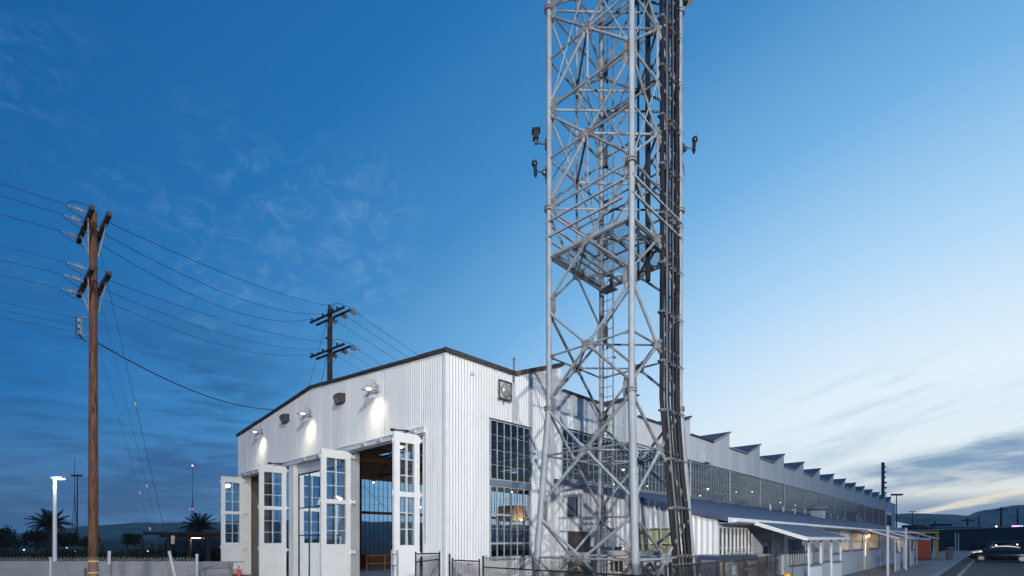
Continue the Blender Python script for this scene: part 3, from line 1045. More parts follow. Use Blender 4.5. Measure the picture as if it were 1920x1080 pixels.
# pendant lamps inside
pl = None
spots = []
for i in range(16):
    for vv in ((15.4, 20.2, 25.2, 30.2) if i < 5 else (15.6, 21.5)):
        spots.append((U0 + 2.1 + BAY * i + random.uniform(-1.2, 1.2), vv + random.uniform(-0.5, 0.5), random.uniform(5.8, 6.5)))
ORD = ['first', 'second', 'third', 'fourth', 'fifth', 'sixth', 'seventh', 'eighth', 'ninth', 'tenth', 'eleventh', 'twelfth', 'thirteenth', 'fourteenth', 'fifteenth', 'sixteenth']


def pend_label(n):
    if n < 20:
        return 'warm pendant lamp, %s bay from the doors, %s from the window wall' % (ORD[n // 4], ORD[n % 4])
    n -= 20
    return 'warm pendant lamp deep inside, %s bay from the doors, %s from the windows' % (ORD[5 + n // 2], ORD[n % 2])


for n_, (uu, vv, zz) in enumerate(spots):
    if pl is None:
        pl = empty('pendant_lamp', 'small warm glowing pendant lamp hanging under the hangar roof', 'pendant lamp', W(uu, vv, zz), 0, 'warm pendant lamps inside the hangar')
        MB().cyl((0, 0, 0.1), (0, 0, 1.6), 0.012, 5).build('cord', M['steel_dark'], pl)
        MB().lathe([(0.03, 0.16), (0.06, 0.12), (0.20, 0.0), (0.19, -0.005), (0.05, 0.11)], 12).build('shade', M['steel_dark'], pl, smooth=True)
        MB().blob((0, 0, 0.0), 0.065, 0.065, 0.075, 8, 6).build('bulb', M['bulb_warm'], pl, smooth=True)
        o = pl
    else:
        o = pl.copy(); col.objects.link(o)
        for ch in pl.children:
            if ch.type == 'MESH': inst(ch, o)
        o.location = W(uu, vv, zz)
    o['label'] = pend_label(n_)
    if n_ in (1, 6, 11, 16):
        ld = bpy.data.lights.new('pendant_light', 'POINT')
        ld.energy = 110
        ld.color = (1.0, 0.72, 0.48)
        ld.shadow_soft_size = 0.15
        lo = bpy.data.objects.new('pendant_light', ld)
        lo.location = (0, 0, -0.15)
        col.objects.link(lo)
        lo.parent = o

# lit timber display stand seen through the tall side window
t = empty('display_stand', 'tall tan display stand glowing warm behind the tall side window', 'display stand', W(20.4, 19.6, 0.03), ROTZ)
for (a, b) in ((-0.55, -0.5), (0.5, -0.5), (-0.55, 0.5), (0.5, 0.5)):
    MB().box(a, a + 0.07, b, b + 0.07, 0, 3.1).build('post', M['tan'], t)
for z in (0.5, 1.15, 1.75, 2.35, 2.75):
    MB().box(-0.48, 0.5, -0.43, 0.5, z, z + 0.05).build('shelf', M['tan'], t)
MB().prism([(-0.62, 3.1), (0.62, 3.1), (0.62, 3.65), (0.42, 3.95), (-0.42, 3.95), (-0.62, 3.65)], 1, -0.6, 0.62).build('hood', M['tan'], t)
MB().blob((0, -0.75, 3.15), 0.04, 0.04, 0.04).build('bulb', M['bulb_warm'], t)
ld = bpy.data.lights.new('stand_light', 'POINT'); ld.energy = 28; ld.color = (1, 0.74, 0.46); ld.shadow_soft_size = 0.1
lo = bpy.data.objects.new('stand_light', ld); lo.location = (0, -1.0, 3.2); col.objects.link(lo); lo.parent = t
# a few low pieces of furniture inside
for (uu, vv, l_, d_, h_, mt, lb) in ((18.6, 17.0, 1.6, 0.7, 0.8, 'red', 'low red counter behind the tall side window'), (22.5, 18.5, 1.8, 0.8, 1.0, 'darkwood', 'dark counter beside the tan display stand')):
    t = empty('counter', lb, 'counter', W(uu, vv, 0.03), ROTZ)
    MB().box(-l_ / 2, l_ / 2, -d_ / 2, d_ / 2, 0.1, h_ - 0.06).build('body', M[mt], t)
    MB().box(-l_ / 2 - 0.04, l_ / 2 + 0.04, -d_ / 2 - 0.04, d_ / 2 + 0.04, h_ - 0.06, h_).build('counter_top', M['taupe'], t)
# inner railing seen through the near door
t = empty('guard_rail', 'orange brown guard rail inside the near hangar door', 'railing', W(19.5, 28.5, 0.03), ROTZ)
for i in range(6):
    MB().cyl((-3 + i * 1.3, 0, 0), (-3 + i * 1.3, 0, 1.05), 0.03, 6).build('post', M['tan'], t)
for z in (0.55, 1.05):
    MB().cyl((-3, 0, z), (3.5, 0, z), 0.028, 6).build('rail', M['tan'], t)

# ================================================================= low annex along the side
A0, A1, AV = 16.1, 76.0, 6.4
annex = empty('annex', 'low white lean-to annex with slate blue roof along the hangar side', 'annex', (0, 0, 0), ROTZ)


def aroof(v): return 2.92 + (v - AV) * 0.2470


def aw_sheet(a, b, zlo, ztop, amp=0.024, lap=0):
    corr_sheet(a, b, lambda s: (zlo, ztop(s)), 0, A0 - lap, -1, amp=amp, pitch=0.19, name='siding_sheet', mat=M['siding'], parent=annex)


rt = lambda s: aroof(s) - 0.05
aw_sheet(6.4, 7.0, 1.62, rt); aw_sheet(7.0, 7.86, 1.62, rt)
aw_sheet(7.86, 9.22, 2.53, rt); aw_sheet(7.86, 9.22, 0.0, lambda s: 1.50)
aw_sheet(9.22, 10.2, 0.0, rt); aw_sheet(10.2, 11.24, 0.0, rt)
aw_sheet(11.24, 12.33, 2.43, rt); aw_sheet(12.33, 12.98, 0.0, rt)
for (a, b) in ((6.4, 7.0), (7.0, 7.86)):  # lower sheets beside the front corner, in a darker blue-grey
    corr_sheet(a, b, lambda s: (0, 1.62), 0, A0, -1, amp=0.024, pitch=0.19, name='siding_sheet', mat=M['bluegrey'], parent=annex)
MB().box(A0 + 0.05, A0 + 0.09, AV + 0.05, V0 - 0.1, 0, 2.7).build('end_wall_lining', M['interior_wall'], annex)
MB().box(A0 - 0.03, A0 + 0.12, AV - 0.03, AV + 0.09, 0, 2.78).build('corner_trim', M['white'], annex)
wf = MB()
for s in (7.86, 8.31, 8.76, 9.19):
    wf.box(A0 - 0.04, A0 + 0.03, s, s + 0.03, 1.50, 2.53)
for z in (1.50, 1.97, 2.50):
    wf.box(A0 - 0.035, A0 + 0.028, 7.89, 9.19, z, z + 0.03)
wo = wf.build('end_window', M['mullion_white'], annex)
MB().box(A0 + 0.03, A0 + 0.045, 7.86, 9.22, 1.50, 2.53).build('blind', M['olive'], wo)
# door, louvre and electrical panel on the end wall
dd = MB()
for i in range(10):
    dd.box(A0 - 0.03, A0 + 0.02, 11.26 + i * 0.105, 11.26 + i * 0.105 + 0.085, 0.0, 2.40)
dd.box(A0 - 0.01, A0 + 0.02, 11.25, 12.32, 0, 2.41)
dd.build('dark_door', M['taupe_dark'], annex)
MB().box(A0 - 0.06, A0 - 0.032, 11.25, 12.30, 1.25, 1.30).build('door_bar', M['mullion'], annex)
lv = MB()
for i in range(12):
    z = 3.08 + i * 0.058
    lv.add([(A0 - 0.10, 11.88, z), (A0 - 0.10, 12.28, z), (A0 - 0.05, 12.28, z + 0.05), (A0 - 0.05, 11.88, z + 0.05), (A0 - 0.095, 11.88, z - 0.006), (A0 - 0.095, 12.28, z - 0.006)], [(0, 1, 2, 3), (4, 5, 1, 0)])
lo_ = lv.build('louvre', M['bluegrey'], annex)
MB().box(A0 - 0.052, A0 - 0.02, 11.84, 12.32, 3.03, 3.80).build('louvre_back', M['black'], lo_)
MB().box(A0 - 0.20, A0 - 0.022, 10.08, 10.84, 1.70, 2.55).build('electrical_panel', M['galv'], annex)
MB().cyl((A0 - 0.08, 10.9, 2.4), (A0 - 0.08, 12.7, 2.46), 0.02, 6).cyl((A0 - 0.08, 10.5, 2.55), (A0 - 0.08, 10.5, 3.6), 0.022, 6).cyl((A0 - 0.08, 9.4, 2.95), (A0 - 0.08, 12.75, 3.0), 0.024, 6).build('wall_conduit', M['galv'], annex)
MB().cyl((A0 - 0.10, 11.6, 2.46), (A0 - 0.10, 11.6, 3.9), 0.05, 8).build('downpipe', M['galv'], annex)

# roof
slab([(A0 - 0.10, AV - 0.40, aroof(AV - 0.40)), (A1, AV - 0.40, aroof(AV - 0.40))], [(A0 - 0.10, V0 - 0.04, aroof(V0)), (A1, V0 - 0.04, aroof(V0))], 0.06).build('annex_roof', M['annex_roof'], annex)
MB().bar((A0 - 0.125, AV - 0.40, aroof(AV - 0.40) - 0.05), (A0 - 0.125, V0 - 0.05, aroof(V0) - 0.03), 0.03, 0.17).build('rake_board', M['annex_roof'], annex)
MB().box(A0 - 0.11, A1, AV - 0.425, AV - 0.402, 2.66, 2.815).build('eave_board', M['white'], annex)
MB().cyl((A0 + 0.3, AV - 0.48, 2.72), (A1, AV - 0.48, 2.72), 0.055, 8).build('gutter', M['white'], annex)
MB().box(A0, A1, AV - 0.40, AV, 2.64, 2.658).build('soffit', M['white'], annex)
MB().box(A0 + 0.4, A1, V0 - 0.16, V0 - 0.065, 4.575, 4.66).build('roof_flashing', M['galv'], annex)
MB().box(A0 + 0.1, A1, V0 - 0.11, V0 - 0.07, 4.50, 4.56).build('roof_curb', M['white'], annex)

# front wall: (u0, u1, sill, head, kind)
OPEN = [(16.15, 19.34, 1.15, 2.53, 'olive'), (20.40, 21.45, 0.02, 2.10, 'door'), (23.85, 26.9, 1.0, 2.16, 'olive_dark'), (27.7, 29.2, 1.0, 2.16, 'dark'),
        (29.9, 31.1, 1.0, 2.16, 'dark'), (32.0, 33.3, 1.36, 2.45, 'dark'), (34.2, 36.3, 1.46, 2.50, 'lit'), (37.2, 40.4, 1.46, 2.50, 'lit'),
        (41.3, 42.2, 0.02, 2.10, 'lit_door'), (42.9, 46.8, 1.46, 2.50, 'lit'), (50.5, 53.0, 1.3, 2.4, 'dark'), (56.0, 57.0, 0.02, 2.1, 'door'), (59, 62, 1.3, 2.4, 'lit'), (66, 69, 1.3, 2.4, 'dark')]
M['blind_lit'] = emis('lamplit_blind', (1.0, 0.60, 0.24, 1), 1.3)
M['blind_lit2'] = emis('lamplit_blind_pale', (1.0, 0.70, 0.36, 1), 1.5)


def ap(a, b, z0, z1, mt='white'):
    n = max(1, int(round((b - a) / 2.4)))
    for i in range(n):
        p = a + (b - a) * i / n
        q = a + (b - a) * (i + 1) / n
        MB().box(p, q - 0.012, AV, AV + 0.10, z0, z1).build('wall_panel', M[mt], annex)


u = A0 + 0.13
for (a, b, s, h, kd) in OPEN:
    if a - u > 0.02: ap(u, a, 0.0, 2.64)
    a2 = max(a, u)
    if s > 0.1: ap(a2, b, 0.0, s - 0.01)
    ap(a2, b, h + 0.01, 2.64)
    if 'door' in kd:
        d = MB()
        d.box(a2 + 0.06, b - 0.06, AV + 0.03, AV + 0.07, 0.03, h - 0.06)
        dr = d.build('side_door', M['white'], annex)
        MB().box(a2, a2 + 0.06, AV - 0.02, AV + 0.09, 0, h).box(b - 0.06, b, AV - 0.02, AV + 0.09, 0, h).box(a2 + 0.06, b - 0.06, AV - 0.02, AV + 0.09, h - 0.06, h).build('door_frame', M['mullion'], dr)
        MB().box(a2 + 0.25, b - 0.25, AV + 0.015, AV + 0.029, 0.95, 1.85).build('door_glass', M['blind_lit2'] if kd == 'lit_door' else M['glass_dark'], dr)
        MB().blob((b - 0.14, AV + 0.0, 1.0), 0.03, 0.03, 0.03).build('handle', M['galv'], dr)
    else:
        nb = max(3, int(round((b - a2) / 0.36)))
        f = MB()
        for i in range(nb + 1):
            s_ = a2 + (b - a2) * i / nb
            f.box(s_ - 0.022, s_ + 0.022, AV - 0.03, AV + 0.04, s, h)
        f.box(a2 + 0.022, b - 0.022, AV - 0.026, AV + 0.036, h - 0.04, h)
        f.box(a2 + 0.022, b - 0.022, AV - 0.026, AV + 0.036, s, s + 0.04)
        zz = s + (h - s) * 0.5
        f.box(a2 + 0.022, b - 0.022, AV - 0.020, AV + 0.03, zz - 0.012, zz + 0.012)
        fo = f.build('annex_window', M['mullion_white'] if 'olive' in kd else M['mullion'], annex)
        if kd in ('olive', 'olive_dark'):
            MB().box(a2, b, AV + 0.06, AV + 0.075, s, h).build('blind', M['olive'], fo)
            MB().add([(a2, AV + 0.02, s), (b, AV + 0.02, s), (b, AV + 0.022, h), (a2, AV + 0.022, h)], [(0, 1, 2, 3)]).build('glazing', M['glass_soft'], fo)
        elif kd == 'dark':
            MB().box(a2, b, AV + 0.06, AV + 0.075, s, h).build('blind', M['bluegrey'], fo)
            MB().add([(a2, AV + 0.02, s), (b, AV + 0.02, s), (b, AV + 0.022, h), (a2, AV + 0.022, h)], [(0, 1, 2, 3)]).build('glazing', M['glass_soft'], fo)
        else:
            nsl = int((b - a2) / 0.18)
            for i in range(nsl):
                MB().box(a2 + 0.01 + i * 0.18, a2 + 0.15 + i * 0.18, AV + 0.05 + random.uniform(0, 0.03), AV + 0.085, s, h).build('blind_slat', M['blind_lit'] if (i * 7) % 5 < 3 else M['blind_lit2'], fo)
        MB().box(a2 - 0.06, b + 0.06, AV - 0.09, AV - 0.031, s - 0.07, s - 0.012).build('window_sill', M['bluegrey'], fo)
    u = b
ap(u, A1, 0.0, 2.64)
MB().box(A1 - 0.1, A1, AV + 0.12, V0 - 0.1, 0, 2.7).build('far_end_wall', M['white'], annex)
# downpipes, door lamp
for uu in (22.8, 33.8, 40.9, 47.4, 58.0):
    MB().cyl((uu, AV - 0.06, 0.02), (uu, AV - 0.06, 2.6), 0.045, 8).cyl((uu, AV - 0.06, 2.56), (uu, AV - 0.46, 2.70), 0.045, 8).build('downpipe', M['white'], annex)
# warm lamps over doors
for n_, uu in enumerate((41.9, 57.6)):
    t = empty('door_lamp', ('warm lamp over the lit annex door under the second porch', 'warm lamp at the far end of the annex near the portable toilet')[n_], 'wall lamp', W(uu, AV - 0.02, 2.38), ROTZ)
    MB().box(-0.06, 0.06, -0.12, 0, -0.05, 0.10).build('lamp_housing', M['lampmetal'], t)
    MB().blob((0, -0.13, -0.04), 0.08, 0.07, 0.07).build('bulb', M['bulb_warm'], t)
    ld = bpy.data.lights.new('door_light', 'POINT'); ld.energy = 22; ld.color = (1, 0.7, 0.38); ld.shadow_soft_size = 0.08
    lo = bpy.data.objects.new('door_light', ld); lo.location = (0, -0.35, -0.1); col.objects.link(lo); lo.parent = t


def porch(a, b, v_out, half, zh=2.74, zl=2.20, n=4, hw=((0, 1), (2, 3)), near=0.0):
    p = MB()
    q = Vector
    a0 = a
    a = a - near
    p_ = slab([(a - 0.12, AV - 0.49, zh), (b + 0.12, AV - 0.49, zh)], [(a - 0.12, v_out - 0.25, zl), (b + 0.12, v_out - 0.25, zl)], 0.05)
    rf = p_.build('porch_roof', M['annex_roof'], annex)
    for s in (a - 0.14, b + 0.14):
        MB().bar((s, AV - 0.47, zh - 0.06), (s, v_out - 0.26, zl - 0.06), 0.035, 0.12).build('rake_board', M['white'], rf)
    MB().box(a - 0.12, b + 0.12, v_out - 0.285, v_out - 0.255, zl - 0.10, zl + 0.01).build('fascia_board', M['white'], rf)
    for i in range(6):
        s = a + (b - a) * i / 5
        MB().bar((s, AV - 0.1, zh + 0.02), (s, v_out - 0.2, zl - 0.10), 0.05, 0.09).build('rafter', M['taupe_dark'], rf)
    a = a0
    ps = [a + 0.05 + (b - a - 0.1) * i / (n - 1) for i in range(n)]
    for s in ps:
        MB().box(s - 0.028, s + 0.028, v_out - 0.028, v_out + 0.028, 0.02, zl - 0.10).build('porch_post', M['white'], rf)
    for (i, j) in hw:
        MB().box(ps[i] + 0.05, ps[j] - 0.05, v_out - 0.03, v_out + 0.03, 0.05, half - 0.05).build('half_wall', M['white'], rf)
        MB().box(ps[i] + 0.046, ps[j] - 0.046, v_out - 0.07, v_out + 0.07, half - 0.048, half).build('half_wall_cap', M['bluegrey'], rf)
    return rf


porch(19.55, 24.6, 4.62, 1.24, near=1.2)
porch(40.6, 45.2, 4.65, 1.24, n=3, hw=((0, 1),))
porch(48.8, 53.4, 4.65, 1.24, n=3, hw=((0, 1),))
porch(69.0, 72.5, 4.65, 1.24, n=3, hw=((0, 1),))
# small awning over a window
slab([(36.4, AV - 0.05, 2.62), (38.2, AV - 0.05, 2.62)], [(36.4, AV - 0.7, 2.45), (38.2, AV - 0.7, 2.45)], 0.04).build('awning', M['annex_roof'], annex)

# roof vents
def vent(u, v, label, s=1.0):
    z = aroof(v)
    t = empty('roof_vent', label, 'roof vent', W(u, v, z), ROTZ)
    MB().box(-0.42 * s, 0.42 * s, -0.42 * s, 0.42 * s, -0.16, 0.52 * s).build('curb', M['lampmetal'], t)
    MB().lathe([(0.36 * s, 0.52 * s), (0.36 * s, 0.72 * s), (0.66 * s, 0.62 * s), (0.68 * s, 0.70 * s), (0.55 * s, 0.90 * s), (0.3 * s, 1.02 * s), (0.0, 1.05 * s)], 20).build('hood', M['galv'], t, smooth=True)
    return t


vent(46.0, 10.2, 'round silver mushroom vent on the annex roof, the largest one', 1.0)
for n_, (u_, v_, s_) in enumerate(((30.0, 11.9, 0.42), (34.5, 12.0, 0.35), (63.5, 10.8, 0.9))):
    z = aroof(v_)
    t = empty('roof_vent', ('small square vent low on the annex roof, nearest one', 'small square vent on the annex roof, second from the near end', 'dark box vent far along the annex roof')[n_], 'roof vent', W(u_, v_, z), ROTZ)
    MB().box(-0.5 * s_, 0.5 * s_, -0.4 * s_, 0.4 * s_, -0.15, 0.8 * s_).build('vent_body', M['bluegrey'], t)
    MB().prism([(-0.6 * s_, 0.8 * s_), (0.6 * s_, 0.8 * s_), (0.45 * s_, 1.1 * s_), (-0.45 * s_, 1.1 * s_)], 1, -0.5 * s_, 0.5 * s_).build('vent_hood', M['bluegrey'], t)
t = empty('roof_pipes', 'low white pipe run on short stands along the annex roof', 'pipe', W(0, 0, 0), ROTZ)
for i in range(12):
    uu = 38 + i * 3.0
    MB().box(uu - 0.05, uu + 0.05, 11.3, 11.4, aroof(11.35) - 0.02, aroof(11.35) + 0.42).build('stand', M['white'], t)
MB().cyl((38, 11.35, aroof(11.35) + 0.42), (71, 11.35, aroof(11.35) + 0.42), 0.04, 6).build('pipe', M['galv'], t)

# ================================================================= lattice tower
TC = (12.325, 7.79)
SH = 1.32
BEND = 5.85
tower = empty('lattice_tower', 'tall grey steel lattice tower on four tubular legs in front of the hangar', 'tower', W(TC[0], TC[1], 0), ROTZ)


def tp(i, z, extra=0.0):
    """corner i at height z"""
    sx, sy = ((-1, 1), (-1, -1), (1, -1), (1, 1))[i]
    o = SH + extra + (0.0555 * (BEND - z) if z < BEND else 0)
    return Vector((sx * o, sy * o, z))


TOP = 22.5
for i in range(4):
    mb = MB()
    mb.cyl(tp(i, -0.02), tp(i, BEND), 0.098, 16)
    mb.cyl(tp(i, BEND), tp(i, TOP), 0.078, 16)
    lg = mb.build('leg', M['galv'], tower, smooth=True)
    for z in (BEND, 11.5, 17.15):
        c = tp(i, z)
        MB().cyl(c - Vector((0, 0, 0.07)), c - Vector((0, 0, 0.02)), 0.135, 14).cyl(c + Vector((0, 0, 0.0)), c + Vector((0, 0, 0.045)), 0.135, 14).build('flange', M['galv_rust'], lg)
    b = tp(i, 0)
    MB().box(b.x - 0.35, b.x + 0.35, b.y - 0.35, b.y + 0.35, 0, 0.25).build('footing', M['concrete'], lg)

ML = [1.62, 4.50, 7.30, 10.10, 12.90, 15.70, 18.5, 21.3]
NL = [2.95, 5.90, 8.70, 11.50, 14.30, 17.10, 19.9]


def fm(f, z, inset=0.0):
    a = tp(f, z); b = tp((f + 1) % 4, z)
    return (a + b) / 2


def member(name, p, q, r, mat=None, clip=0.12, n=8):
    p = Vector(p); q = Vector(q)
    d = (q - p).normalized()
    p = p + d * clip; q = q - d * clip
    mb = MB()
    mb.cyl(p, q, r, n)
    # flattened, bolted ends
    for e, s in ((p, -1), (q, 1)):
        mb.cyl(e - d * s * 0.06, e + d * s * 0.05, r * 1.5, 6)
    return mb.build(name, mat or (M['galv_rust'] if random.random() < 0.45 else M['galv']), tower, smooth=True)


def gusset(c, f, w, h, t=0.02):
    # plate lying in face f
    ax = (tp((f + 1) % 4, 10) - tp(f, 10)).normalized()
    mb = MB()
    c = Vector(c)
    wx = ax * (w / 2)
    pts = [(-1, -0.55), (-0.55, -1), (0.55, -1), (1, -0.55), (1, 0.55), (0.55, 1), (-0.55, 1), (-1, 0.55)]
    nrm = Vector((ax.y, -ax.x, 0)) * t
    vs = [c + wx * p[0] + Vector((0, 0, h / 2 * p[1])) + nrm for p in pts] + [c + wx * p[0] + Vector((0, 0, h / 2 * p[1])) - nrm for p in pts]
    fs = [tuple(range(8)), tuple(range(15, 7, -1))] + [(i, (i + 1) % 8, 8 + (i + 1) % 8, 8 + i) for i in range(8)]
    mb.add(vs, fs)
    # bolts
    for p in ((-0.6, 0.5), (-0.6, -0.5), (0.6, 0.5), (0.6, -0.5), (-0.25, 0.7), (0.25, 0.7), (-0.25, -0.7), (0.25, -0.7)):
        b = c + wx * p[0] + Vector((0, 0, h / 2 * p[1]))
        mb.cyl(b - nrm * 1.8, b + nrm * 1.8, 0.014, 6)
    return mb.build('gusset_plate', M['galv_rust'], tower)


for f in range(4):
    a_, b_ = f, (f + 1) % 4
    for k, z in enumerate(ML):
        m = fm(f, z)
        gusset(m, f, 0.36 if z > 2 else 0.50, 0.26 if z > 2 else 0.34)
        member('strut', tp(a_, z), m, 0.028)
        member('strut', m, tp(b_, z), 0.028)
        if k < len(NL):
            for c in (a_, b_):
                zz = NL[k] - 0.14
                if k == 0: zz = 2.72
                member('brace', m, tp(c, zz), 0.040 if z < 9 else 0.033, clip=0.16)
        if k > 0:
            for c in (a_, b_):
                zz = NL[k - 1] + 0.14
                if k == 1: zz = 3.12
                member('brace', m, tp(c, zz), 0.040 if z < 9 else 0.033, clip=0.16)
        if k == 0:
            for c in (a_, b_):
                member('brace', m, tp(c, 0.15), 0.05, clip=0.16)
    for k, z in enumerate(NL):
        for c, sg in ((a_, 1), (b_, -1)):
            ax = (tp(b_, z) - tp(a_, z)).normalized() * sg
            gusset(tp(c, z) + ax * 0.17, f, 0.14, 0.52 if k else 0.62, 0.012)
        if z > 11:
            member('strut', tp(a_, z), tp(b_, z), 0.034, clip=0.08)
            member('hanger', fm(f, z + 1.4), fm(f, z), 0.030, clip=0.1)
    # hangers down the two far faces
    if f in (2, 3):
        for z in (15.7, 18.5, 12.9):
            member('hanger', fm(f, z), fm(f, z - 2.75), 0.036, clip=0.0)
    # guard rails of the platform
    for z in (10.66, 11.10):
        p, q = tp(a_, z, 0.06), tp(b_, z, 0.06)
        if f == 0: q = p + (q - p) * 0.9
        MB().bar(p, q, 0.05, 0.05).build('guard_rail', M['galv'], tower)
# plan bracing between face centres
for z in ML:
    for f in range(4):
        member('plan_brace', fm(f, z), fm((f + 1) % 4, z), 0.026 if z < 10 else 0.030)
    if z < 12:
        gusset(fm(0, z) * 0.0 + Vector((0, 0, z)), 0, 0.05, 0.05)
# extra crossing members higher up
for (f, z0, z1) in ((0, 11.5, 14.3), (1, 11.5, 14.3), (2, 11.5, 14.3), (3, 11.5, 14.3), (0, 14.3, 17.1), (2, 14.3, 17.1), (1, 14.3, 17.1), (3, 14.3, 17.1), (1, 17.1, 19.9), (0, 17.1, 19.9)):
    a_, b_ = f, (f + 1) % 4
    member('slender_brace', fm(f, z1), tp(a_, z0), 0.018, clip=0.1, n=6)
    member('slender_brace', fm(f, z1), tp(b_, z0), 0.018, clip=0.1, n=6)
for z in (14.3, 17.1, 11.5):
    member('plan_brace', tp(0, z), tp(2, z), 0.028, clip=0.1)
    member('plan_brace', fm(3, z), fm(1, z), 0.028, clip=0.1)

# perforated platform
pf = MB()
zp = 10.16
for i in range(5):
    s = -1.1 + 0.55 * i
    pf.bar((-1.25, s, zp - 0.06), (1.25, s, zp - 0.06), 0.05, 0.08)
for s in (-1.28, 1.28):
    pf.bar((s, -1.28, zp - 0.04), (s, 1.28, zp - 0.04), 0.06, 0.12)
    pf.bar((-1.25, s, zp - 0.04), (1.25, s, zp - 0.04), 0.06, 0.12)
pfo = pf.build('platform', M['galv'], tower)
gr = MB()
n = 30
for i in range(n + 1):
    s = -1.25 + 2.5 * i / n
    lim = 0.35 if s > 0.75 else 1.25
    gr.bar((s, -1.25, zp), (s, lim, zp), 0.008, 0.010)
    gr.bar((-1.25, s, zp + 0.004), (0.75 if s > 0.35 else 1.25, s, zp + 0.004), 0.009, 0.008)
gr.build('grating', M['galv'], pfo, kind='stuff')
# bracket cluster below the far corner of the platform
MB().cyl((0.95, 0.62, 9.86), (0.75, 0.62, 10.05), 0.07, 10).cyl((1.1, 0.3, 9.86), (0.9, 0.3, 10.05), 0.06, 10).box(0.75, 1.15, 0.6, 1.05, 9.83, 9.86).cyl((0.85, 0.95, 9.86), (0.85, 0.95, 10.05), 0.08, 10).build('bracket_cluster', M['galv_rust'], tower)

# ladder beside the far leg
lad = MB().cyl((1.28, 0.86, 0.3), (1.28, 0.86, TOP), 0.022, 6).cyl((1.28, 1.22, 0.3), (1.28, 1.22, TOP), 0.016, 6).build('ladder', M['galv_rust'], tower)
rg = MB().cyl((1.28, 0.86, 0), (1.28, 1.22, 0), 0.011, 6).build('rung', M['galv'], lad, (0, 0, 0.55))
z = 0.855
while z < TOP:
    inst(rg, lad, (0, 0, z)); z += 0.305
MB().cyl((1.24, 1.05, 0.5), (1.24, 1.05, TOP), 0.005, 5).build('safety_cable', M['wire'], lad)
for z in (5.2, 8.2, 11.8, 13.9, 16.6, 19.2):
    MB().blob((1.24, 1.05, z), 0.04, 0.04, 0.05).build('cable_weight', M['black'], lad)

# bundle of conduits on the face next to the right leg
CX = [(0.02, 0.052), (0.15, 0.022), (0.24, 0.026), (0.37, 0.062), (0.50, 0.030), (0.60, 0.018), (0.70, 0.040), (0.83, 0.034), (0.94, 0.030), (1.05, 0.034)]
for n_, (dx, r) in enumerate(CX):
    du = dx * 0.93
    dy = (0.0, 0.05, -0.03, 0.02, 0.06, -0.02, 0.03, -0.04, 0.05, 0.0)[n_]
    mb = MB()
    pts = []
    for z in [0.1, 1.0, 2.0, 3.0, 4.0, 5.0, 5.9] + [7.0 + 1.25 * j for j in range(13)]:
        o = 0.0555 * max(0, BEND - z)
        jx = random.uniform(-0.012, 0.012)
        jy = random.uniform(-0.012, 0.012)
        pts.append(Vector((0.20 + du * (1 + 0.10 * (BEND - z) / BEND if z < BEND else 1) + o + jx, -SH - 0.02 - o + dy + jy, z)))
    mb.tube(pts, r * 1.2, 8)
    mb.build('conduit', M['conduit_lite'] if n_ in (2, 4, 6) else M['conduit'], tower, smooth=True)
MB().cyl((0.17, -0.95, 9.2), (0.17, -0.95, TOP), 0.075, 8).build('conduit', M['conduit'], tower, smooth=True)
z = 1.65
while z < TOP:
    o = 0.0555 * max(0, BEND - z)
    cl = MB()
    cl.bar((0.16 + o, -SH + 0.07 - o, z), (1.26 + o, -SH + 0.07 - o, z), 0.03, 0.045)
    co = cl.build('clamp_bar', M['conduit'], tower)
    cp = MB()
    for n_, (dx, r) in enumerate(CX):
        du = dx * 0.93
        c = Vector((0.20 + du + o, -SH - 0.02 - o, z))
        cp.cyl(c + Vector((0, 0, -0.03 + 0.035 * (n_ % 2))), c + Vector((0, 0, 0.03 + 0.035 * (n_ % 2))), r + 0.028, 8)
        cp.cyl(c + Vector((r + 0.015, -0.16, 0)), c + Vector((r + 0.015, -0.1, 0)), 0.012, 6)
    cp.build('pipe_clamps', M['conduit_lite'], co, kind='stuff')
    z += 1.32
# small loose cables
def hangcable(pts, r=0.009):
    cu = [Vector(p) for p in pts]
    res = []
    for i in range(len(cu) - 1):
        for k in range(6):
            t = k / 6
            p0 = cu[max(0, i - 1)]; p1 = cu[i]; p2 = cu[i + 1]; p3 = cu[min(len(cu) - 1, i + 2)]
            res.append(0.5 * ((2 * p1) + (p2 - p0) * t + (2 * p0 - 5 * p1 + 4 * p2 - p3) * t * t + (-p0 + 3 * p1 - 3 * p2 + p3) * t ** 3))
    res.append(cu[-1])
    return MB().tube(res, r, 5)


hangcable([(-1.45, 1.4, 12.6), (-1.38, 1.34, 12.1), (-1.30, 1.22, 11.75), (-1.28, 1.0, 11.45), (-1.30, 0.9, 11.75), (-1.30, 1.1, 11.7)]).build('loose_cable', M['black'], tower)
hangcable([(1.45, -1.3, 13.3), (1.52, -1.34, 12.75), (1.45, -1.4, 12.5), (1.38, -1.4, 12.8)]).build('loose_cable', M['black'], tower)
hangcable([(-1.34, 1.2, 12.25), (-1.34, 0.8, 12.55), (-1.34, 0.3, 12.8), (-1.34, 0.0, 12.85)]).build('loose_cable', M['black'], tower)


